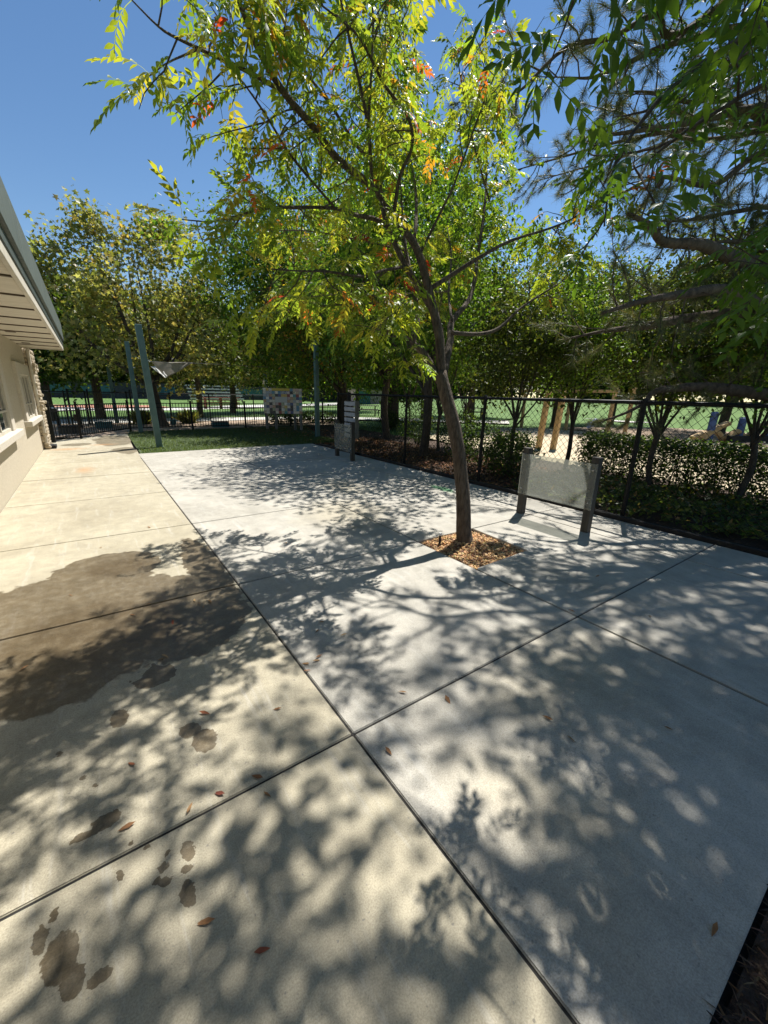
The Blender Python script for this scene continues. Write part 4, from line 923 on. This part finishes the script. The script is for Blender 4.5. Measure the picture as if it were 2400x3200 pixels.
# ---- generic leafy trees built of limb clusters
def leafy_tree(name, label, base, h_trunk, r_trunk, center, radii, ncl, per, csz, leaf, cols, seed, tmpl=T_FOLD, group=None, bark='dark_bark', droop=.5, low=-1., limbs=7, lean=(0, 0), flat=.75, extra=()):
    r = np.random.default_rng(seed); base = np.array([*base, 0.]) if len(base) == 2 else np.array(base, float)
    root = empty(name, base, label, 'tree', group); c = np.array(center, float); rad = np.array(radii, float)
    top = np.array([base[0] + lean[0], base[1] + lean[1], base[2] + h_trunk]); tb = MB()
    tp = smooth_path([(*(base - (0, 0, .15)), r_trunk * 1.45), (*(base + (0, 0, .15)), r_trunk * 1.1), (*((base + top) / 2 + r.normal(0, .06, 3)), r_trunk), (*top, r_trunk * .85)], 3)
    tb.tube(tp[:, :3], tp[:, 3], 10, .06)
    d = r.normal(0, 1, (ncl, 3)); d /= np.linalg.norm(d, axis=1)[:, None]; q = d * (r.uniform(.08, 1, (ncl, 1)) ** .5)
    q = q * (1 + .18 * np.sin(d[:, :1] * 5 + seed) + .15 * np.cos(d[:, 1:2] * 6 + 2 * seed) + .12 * np.sin(d[:, 2:3] * 7 + seed)); q = q[q[:, 2] > low]
    CL = c + q * rad
    if len(extra): CL = np.vstack([CL] + [np.array([e]) + r.normal(0, .22, (3, 3)) for e in extra])
    lt = []
    for k in range(limbs):
        a = 2 * np.pi * (k + r.uniform(-.3, .3)) / limbs; e = r.uniform(.15, 1.2)
        tip = c + rad * np.array([math.cos(a) * math.cos(e), math.sin(a) * math.cos(e), math.sin(e) * .9]) * r.uniform(.6, .85)
        st = top - (0, 0, r.uniform(0, .25) * h_trunk)
        mid = (st + tip) / 2 + np.array([0, 0, -.08 * np.linalg.norm(tip - st)]) + r.normal(0, .12, 3) * rad * .3
        s_ = smooth_path([(*st, r_trunk * .55), (*(st * .7 + mid * .3), r_trunk * .45), (*mid, r_trunk * .32), (*tip, r_trunk * .08)], 4)
        tb.tube(s_[:, :3], s_[:, 3], 6, .05); lt.append(s_)
    LPts = np.vstack(lt)
    for p in CL[:: max(1, len(CL) // 160)]:
        k = np.argmin(np.linalg.norm(LPts[:, :3] - p, axis=1)); a = LPts[k, :3]; m = (a + p) / 2 + r.normal(0, .05, 3) * np.linalg.norm(p - a)
        tb.tube([a, m, p], [max(.006, LPts[k, 3] * .45), max(.005, LPts[k, 3] * .3), .004], 4, 0, False)
    tb.build('trunk', bark, root, smooth=True)
    n = len(CL) * per; P = np.repeat(CL, per, 0) + r.normal(0, 1, (n, 3)) * np.array([csz, csz, csz * flat])
    P = P[P[:, 2] > base[2] + .25]
    foliage('crown', tmpl, P, r.uniform(.7, 1.3, len(P)) * leaf, cols, r, 'leaf', root, .6, .7, droop=droop)
    return root
SYC = [(.15, .17, .06, 4), (.20, .215, .085, 4), (.27, .28, .13, 3), (.10, .13, .045, 2), (.30, .25, .11, 1.)]
ASH = [(.06, .125, .02, 4), (.09, .175, .025, 4), (.135, .225, .03, 3), (.05, .10, .018, 2)]
DARK = [(.03, .06, .012, 4), (.045, .085, .016, 4), (.065, .11, .02, 2), (.025, .05, .012, 3)]
OLIVE = [(.05, .075, .018, 4), (.075, .10, .022, 4), (.10, .13, .03, 2), (.04, .06, .016, 3)]
YEL = [(.09, .14, .02, 4), (.15, .18, .025, 3), (.25, .2, .03, 1.5), (.38, .16, .03, .5), (.06, .11, .02, 3)]
leafy_tree('sycamore_tree', 'broad sycamore with olive brown leaves standing in the dry bed behind the picket fence', (2.55, 20.9), 2.0, .21, (2.2, 21.4, 4.6), (3.9, 3.0, 3.3), 175, 56, .34, .155, SYC, 31, T_STAR, droop=.7, limbs=9, lean=(-.25, .1), extra=[(.9, 21, 7.3), (.75, 21, 7.9), (1.2, 21, 7.5), (1.5, 21, 7.1), (3.0, 21, 7.7), (3.3, 21, 8.0), (3.7, 21, 7.5), (2.6, 21, 7.3), (-.6, 20.8, 6.2), (-1.0, 20.8, 5.4), (-.1, 21, 6.7), (5.2, 21, 6.2), (5.8, 21, 5.2), (6.3, 20.6, 3.6), (6.8, 20.5, 2.9)])
leafy_tree('ash_tree', 'tall bright green ash tree rising behind the mural and lawn', (11.2, 19.6), 2.4, .27, (8.9, 19.3, 5.9), (4.6, 3.6, 4.4), 560, 80, .42, .17, ASH, 32, limbs=9, lean=(-.1, 0))
leafy_tree('park_tree', 'shady park tree with a thick dark trunk seen behind the chain link fence', (13.6, 18.4), 2.6, .3, (13.8, 18.2, 6.2), (4.6, 4.0, 4.6), 520, 70, .5, .17, ASH, 33, limbs=9)
leafy_tree('park_tree', 'young tree with a mid-sized trunk just behind the fence and mulch bed', (7.15, 8.2), 2.1, .11, (6.9, 9.1, 5.0), (2.7, 3.2, 2.7), 420, 60, .27, .115, ASH, 34, limbs=7)
leafy_tree('ash_tree', 'autumn tinged tree with some orange leaves standing between mural and gate', (9.0, 15.6), 1.6, .12, (7.7, 15.2, 4.3), (2.5, 2.2, 2.5), 280, 60, .32, .13, YEL, 35, limbs=8)
leafy_tree('park_tree', 'dense green tree in the bed beyond the chain link gate', (8.9, 12.4), 2.2, .13, (8.2, 12.2, 4.8), (2.5, 2.4, 2.6), 300, 60, .34, .13, ASH, 59, limbs=8)
slim = [((8.3, 8.9), (8.3, 9.1, 3.2), 'slim dark trunked tree beside the shrubs behind the fence', 36), ((11.3, 14.1), (11.2, 14.0, 4.0), 'slim tree in the mulch in front of the park path', 37), ((10.2, 9.7), (10.1, 9.8, 3.5), 'slim tree behind the leaning main trunk at the sand edge', 38),
        ((7.45, 5.62), (7.6, 5.7, 2.7), 'slim tree in front of the round shrub beside the fence', 39), ((8.6, 4.98), (8.7, 5.0, 2.75), 'slim tree at the open end of the clipped hedge', 40), ((8.1, 3.07), (8.3, 3.1, 2.7), 'slim tree in front of the middle of the clipped hedge', 41), ((8.1, 1.78), (8.3, 1.7, 2.7), 'slim tree in front of the clipped hedge below the pine', 42)]
for (b, c, lab, sd) in slim:
    leafy_tree('slim_tree', lab, b, 1.15, .045, c, (1.35, 1.3, 1.4), 170, 64, .2, .085, OLIVE if sd % 2 else ASH, sd, limbs=8, bark='dark_bark', low=-.85, group='slim trees behind the chain link fence')
mid = [((17.2, 16), (17.2, 16, 5.2), (2.6, 2.6, 2.8), 'leafy tree standing at the lawn edge behind the play posts', ASH), ((23, 14.5), (23, 14.5, 5.6), (3.6, 3.6, 3.4), 'broad tree shading the lawn beyond the sand', DARK), ((27.5, 7.5), (27.5, 7.5, 5.6), (3.6, 3.6, 3.6), 'broad tree behind the blue play structure', OLIVE),
       ((18.5, 21.5), (18.5, 21.5, 5.8), (3.8, 3.4, 3.8), 'broad tree beside the dark picnic table', ASH), ((26, 24), (26, 24, 6), (4, 4, 3.9), 'broad tree on the lawn beyond the far path bend', DARK), ((19.5, 1.8), (19.5, 1.8, 5.4), (2.6, 2.6, 2.9), 'leafy tree standing at the sand edge behind the hedge', OLIVE),
       ((31, 15), (31, 15, 6.5), (4, 4, 4), 'broad tree at the foot of the grassy berm', OLIVE), ((24, 0.5), (24, .5, 6), (4, 4, 4), 'broad tree to the right of the play structure', DARK), ((8.6, 31.5), (8.2, 31.5, 4.4), (3.2, 2.6, 2.6), 'leaning park tree beside the stacked benches', SYC), ((5.5, 27.4), (5.6, 27.6, 4.2), (2.8, 2.6, 2.2), 'park tree behind the rear chain link fence and sycamore', OLIVE),
       ((-1.6, 25.3), (-1.6, 25.4, 4), (2.6, 2.3, 2.2), 'park tree beyond the rear fence beside the school building', DARK), ((.4, 27), (.3, 27, 4.4), (2.6, 2.6, 2.3), 'park tree beyond the path behind the picket gate', OLIVE), ((14, 33), (14, 33, 6), (4, 3.5, 4), 'park tree on the shaded lawn behind the mural', DARK), ((21, 34), (21, 34, 6.5), (4.4, 4, 4.3), 'park tree between the shed and the mural', ASH)]
for k, (b, c, rad, lab, pal_) in enumerate(mid):
    leafy_tree('park_tree', lab, b, c[2] - rad[2] * .75, .17 + .02 * (k % 3), c, rad, 260, 56, .5, .22, pal_, 60 + k, limbs=7, group='park trees')
# far row of trees closing the horizon
protos = [leafy_tree('far_tree', 'distant round leafy tree in the row beyond the sports field', (-22 + 9 * k, 90 + 2 * (k % 2)), 2.2, .35, (-22 + 9 * k, 90 + 2 * (k % 2), 5.6 + (k % 3)), (6.2, 4.5, 6.2 + .6 * (k % 3)), 260, 40, 1.0, .75, [DARK, ASH, OLIVE][k % 3], 90 + k, limbs=6, group='distant trees beyond the field') for k in range(3)]
def copy_tree(root, loc, rz, s=1):
    c = root.copy(); COL.objects.link(c); c.location = loc; c.rotation_euler.z = rz; c.scale = (s, s, s)
    for ch in root.children:
        d = ch.copy(); COL.objects.link(d); d.parent = c; d.matrix_parent_inverse = ch.matrix_parent_inverse.copy()
    return c
rr = random.Random(5)
for k in range(9): copy_tree(protos[k % 3], (3 + 6.5 * k, 91 + rr.uniform(-3, 4), 0), rr.uniform(0, 6), rr.uniform(.9, 1.25))
for k in range(14):
    o = copy_tree(protos[k % 3], (64 + rr.uniform(-4, 5), 74 - 7.2 * k, 1.2), rr.uniform(0, 6), rr.uniform(.9, 1.3)); tag(o, 'distant leafy tree on the rise behind the park berm', 'tree', 'distant trees behind the berm')
for k in range(5):
    o = copy_tree(protos[(k + 1) % 3], (46 + 3 * k, 78 - 4 * k, 0), rr.uniform(0, 6), rr.uniform(.9, 1.2)); tag(o, 'distant leafy tree behind the beige shed', 'tree', 'distant trees behind the shed')

# ---- shrubs, hedge, ground cover, litter
def shrub(name, label, c, rad, n, leaf, cols, seed, cat='shrub', tmpl=T_FOLD, stems=8, group=None):
    r = np.random.default_rng(seed); root = empty(name, (c[0], c[1], 0), label, cat, group)
    s = MB()
    for k in range(stems):
        a = r.uniform(0, 6.28); e = np.array([c[0] + math.cos(a) * rad[0] * .7, c[1] + math.sin(a) * rad[1] * .7, c[2] + rad[2] * r.uniform(.2, .8)])
        s.tube([(c[0] + .06 * math.cos(a), c[1] + .06 * math.sin(a), -.08), ((c[0] + e[0]) / 2, (c[1] + e[1]) / 2, e[2] * .5), e], [.014, .01, .004], 5, 0, False)
    s.build('stems', 'dark_bark', root)
    d = r.normal(0, 1, (n, 3)); d /= np.linalg.norm(d, axis=1)[:, None]; q = d * (r.uniform(.25, 1, (n, 1)) ** .45) * (1 + .14 * np.sin(6 * d[:, :1] + seed) + .12 * np.sin(7 * d[:, 2:] + seed))
    P = np.array(c) + q * np.array(rad); P = P[P[:, 2] > -.02]
    foliage('leaves', tmpl, P, r.uniform(.7, 1.3, len(P)) * leaf, cols, r, 'leaf', root, .6, .7); return root
GL = [(.035, .075, .016, 4), (.055, .105, .02, 4), (.085, .15, .025, 3), (.03, .055, .015, 2)]
for k, (c, rad, lab) in enumerate([((6.95, 5.25, .42), (.5, .62, .48), 'leafy rounded shrub pressed against the chain link fence beside the easel'), ((7.5, 6.5, .5), (.55, .6, .55), 'leafy rounded shrub behind the leaning trunk'),
        ((7.9, 7.7, .6), (.6, .6, .65), 'dark rounded shrub between two tree trunks'), ((8.9, 10.6, .7), (.7, .7, .85), 'tall dark shrub beside the mulch slope'), ((8.1, 4.9 + 1.2, .4), (.5, .5, .45), 'small bright shrub at the sand edge')]):
    shrub('shrub', lab, c, rad, 2600, .06, GL, 120 + k)
hd = empty('clipped_hedge', (8.9, 2.4, 0), 'clipped boxy green hedge with sunlit top along the play sand', 'hedge')
r = np.random.default_rng(77); n = 46000; P = np.column_stack([r.uniform(8.45, 9.35, n), r.uniform(-.6, 4.75, n), r.uniform(.02, .86, n)])
edge = np.minimum.reduce([np.abs(P[:, 0] - 8.45), np.abs(P[:, 0] - 9.35), np.abs(P[:, 2] - .86), np.abs(P[:, 1] - 4.75)])
P = P[(edge < .24) & (r.random(n) < np.where(P[:, 2] < .3, .75, 1))]; P += r.normal(0, .035, P.shape)
foliage('leaves', T_FOLD, P, r.uniform(.7, 1.3, len(P)) * .062, GL, r, 'leaf', hd)
s = MB()
for k in range(26):
    y = -.4 + 5 * k / 26; x = r.uniform(8.7, 9.1)
    for q in range(2): s.tube([(x, y, -.08), (x + r.normal(0, .1), y + r.normal(0, .1), .4), (x + r.normal(0, .2), y + r.normal(0, .2), .8)], [.012, .008, .003], 5, 0, False)
s.build('stems', 'dark_bark', hd)
for k, (x, y, lab) in enumerate(((1.95, 22.3, 'spiky olive grass clump left of the sycamore trunk'), (3.95, 22.4, 'spiky olive grass clump right of the sycamore trunk'))):
    g = empty('grass_clump', (x, y, 0), lab, 'shrub'); n = 420
    P = np.column_stack([x + r.normal(0, .1, n), y + r.normal(0, .1, n), np.full(n, -.05)]); R = rotz_tilt(n, r, None, 0, .5)
    a = -r.uniform(.75, 1.5, n); D = np.stack([np.stack([np.cos(a), 0 * a, np.sin(a)], -1), np.stack([0 * a, 0 * a + 1, 0 * a], -1), np.stack([-np.sin(a), 0 * a, np.cos(a)], -1)], 1)
    V, F, C = scatter(T_BLADE, P, R @ D, r.uniform(.45, .85, n), palette([(.09, .11, .035, 3), (.16, .17, .06, 2), (.06, .08, .03, 2)], n, r)); V2 = V.copy()
    o = link('blades', fastmesh('blades', V2, F, C), 'leaf', g); o['kind'] = 'stuff'
for k, (x, y) in enumerate(((8.9, 20.6), (9.9, 20.9), (10.8, 20.6), (7.9, 20.3))):
    shrub('low_bush', 'low dark bush in the row behind the picket fence right of the mural', (x, y, .25), (.7, .5, .35), 900, .1, DARK, 140 + k, 'bush', group='low dark bushes behind the picket fence')
for k, (x, y) in enumerate(((12.0, 16.4), (12.6, 17.2))):
    shrub('strappy_plant', 'dark strappy plant at the foot of the thick park tree', (x, y, .3), (.5, .5, .45), 500, .3, DARK, 150 + k, 'plant', T_BLADE, group='strappy plants by the park tree')
# ivy-like ground cover between fence and hedge
n = 9000; P = np.column_stack([r.uniform(5.92, 8.5, n), r.uniform(-1.6, 4.5, n), np.zeros(n)])
hgt = .12 + .1 * np.sin(P[:, 0] * 4 + 1) * np.cos(P[:, 1] * 3) + .08 * np.sin(P[:, 1] * 7 + P[:, 0] * 2)
P[:, 2] = np.clip(hgt, .02, .35) * r.uniform(.3, 1.2, n)
gc = foliage('ground_cover', T_FOLD, P, r.uniform(.7, 1.4, n) * .085, [(.06, .10, .03, 4), (.10, .14, .045, 3), (.16, .17, .065, 1.5), (.24, .16, .08, .7)], r); tag(gc, 'tangled green ground cover leaves between the fence and the hedge', 'ground cover')
def litter(name, xr, yr, n, size, label, z=0.0, cols=None, zs=.02):
    P = np.column_stack([r.uniform(*xr, n), r.uniform(*yr, n), z + r.uniform(0, zs, n)])
    o = foliage(name, T_FOLD, P, r.uniform(.6, 1.4, n) * size, cols or [(.22, .10, .05, 4), (.30, .16, .08, 3), (.13, .07, .04, 4), (.36, .24, .13, 1.2)], r, 'litter', None, .25, .3); return tag(o, label, 'leaf litter')
litter('leaf_litter', (5.75, 8.6), (4.2, 13), 9000, .07, 'brown fallen leaves and bark covering the bed behind the fence', -.03)
n = 9000; P = np.column_stack([1.07 + 2.6 * r.random(n), -.02 - 1.3 * r.random(n) ** 1.3, -.032 + r.uniform(0, .03, n)])
o = foliage('bark_shreds', T_BLADE, P, r.uniform(.02, .07, n), [(.10, .06, .04, 4), (.05, .032, .022, 5), (.2, .12, .07, 1.5), (.3, .2, .12, .4)], r, 'litter', None, .1, .5); tag(o, 'dark shredded bark beside the concrete slab edge', 'mulch')
litter('near_leaf_litter', (1.1, 3.0), (-1.2, -.05), 130, .045, 'few dry leaves on the dark shredded bark by the slab edge', 0)
litter('lawn_litter', (5.2, 8.4), (13.5, 18.2), 900, .08, 'scattered brown leaves on the turf near the mural posts', -.005)
# turf blades
n = 26000; P = np.column_stack([r.uniform(.9, 6.9, n), 11.68 + 6.6 * r.random(n) ** 1.5, np.full(n, -.014)]); P = P[(P[:, 1] > 11.66 + .056 * (P[:, 0] - .9)) & (P[:, 1] < 17.9 + .1 * P[:, 0])]
R = rotz_tilt(len(P), r, None, 0, .3); a = -r.uniform(.6, 1.4, len(P)); D = np.stack([np.stack([np.cos(a), 0 * a, np.sin(a)], -1), np.stack([0 * a, 0 * a + 1, 0 * a], -1), np.stack([-np.sin(a), 0 * a, np.cos(a)], -1)], 1)
V, F, C = scatter(T_BLADE, P, R @ D, r.uniform(.03, .06, len(P)) * 1.3, palette([(.04, .07, .012, 3), (.06, .10, .02, 3), (.09, .12, .03, 1.5)], len(P), r))
tag(link('turf_blades', fastmesh('turf_blades', V, F, C), 'leaf'), 'short green turf blades on the small lawn', 'grass', kind='stuff')
# wood chips mounded in the tree well
n = 3200; x = r.uniform(2.78, 3.6, n); y = r.uniform(2.36, 3.2, n); d = np.hypot(x - 3.18, y - 2.9)
z = -.045 + .055 * np.exp(-(d / .25) ** 2) + r.uniform(0, .022, n)
chip = (np.array([(-.5, -.22, 0), (.5, -.16, 0), (.5, .2, .0), (-.45, .24, 0), (-.4, -.15, .2), (.42, -.1, .22), (.4, .14, .2), (-.38, .16, .2)]),
        np.array([(0, 1, 5), (0, 5, 4), (1, 2, 6), (1, 6, 5), (2, 3, 7), (2, 7, 6), (3, 0, 4), (3, 4, 7), (4, 5, 6), (4, 6, 7)]))
V, F, C = scatter(chip, np.column_stack([x, y, z]), rotz_tilt(n, r, None, .35, .35), r.uniform(.012, .036, n), palette([(.55, .35, .17, 4), (.66, .47, .26, 3), (.38, .20, .09, 2.5), (.2, .1, .06, 1)], n, r))
tag(link('wood_chips', fastmesh('wood_chips', V, F, C), 'litter'), 'orange brown wood chips mounded in the square tree well', 'wood chips', kind='stuff')
gxx, gyy = np.meshgrid(np.linspace(2.755, 3.63, 16), np.linspace(2.33, 3.2, 16)); gzz = -.05 + .05 * np.exp(-(np.hypot(gxx - 3.18, gyy - 2.9) / .25) ** 2)
i = np.arange(256).reshape(16, 16); F = np.stack([i[:-1, :-1], i[:-1, 1:], i[1:, 1:], i[1:, :-1]], -1).reshape(-1, 4)
tag(link('tree_well_soil', fastmesh('tree_well_soil', np.stack([gxx, gyy, gzz], -1).reshape(-1, 3), F, smooth=True), 'mulch'), kind='structure')
# fallen leaves on the concrete
lv, lf = lanceolate()
FL = [(-.5, 2.77), (-.06, 1.69), (.37, 1.33), (.35, 1.27), (.22, 1.345), (.08, 1.345), (-.08, 1.42), (.09, .95), (.16, .81), (.23, 1.86), (.87, 1.91), (.9, 1.93), (.85, 1.9), (.79, 1.86), (.26, 2.86), (.47, 2.99), (.48, 2.95), (.53, 3.02), (.44, 3.05), (.14, 2.47), (.11, 2.42), (.88, 1.17),
      (1.67, .83), (1.36, .07), (-.34, 3.68), (1.64, .74), (1.34, 1.26), (1.18, 1.39), (1.13, 2.26), (.58, 1.66), (2.78, 1.36), (.05, 3.07), (.17, 3.19), (1.06, 2.2), (1.19, 2.05), (-.1, 4.7), (.35, 5.2), (1.9, 5.3), (2.6, 6.1), (1.5, 3.9), (3.2, 1.0), (3.6, 1.6), (2.1, .5)]
for k, (x, y) in enumerate(FL):
    curl = r.uniform(.5, 2.2); v = lv.copy(); v[:, 2] = v[:, 2] * curl + .25 * (v[:, 0] - .5) ** 2 * curl + .012; v[:, 1] *= r.uniform(.55, .95)
    bm_ = fastmesh('fallen_leaf', v, lf); o = link('fallen_leaf', bm_, 'dry_leaf')
    s_ = r.uniform(.034, .062); o.location = (x, y, .004); o.rotation_euler = (r.uniform(-.2, .2), r.uniform(-.12, .12), r.uniform(0, 6.28)); o.scale = (s_,) * 3
    tan = x < .8; tag(o, 'small dry brown leaf lying on the tan concrete walk' if tan else 'small dry leaf lying on the grey concrete slabs', 'leaf', 'fallen leaves on the tan walk' if tan else 'fallen leaves on the grey slabs')
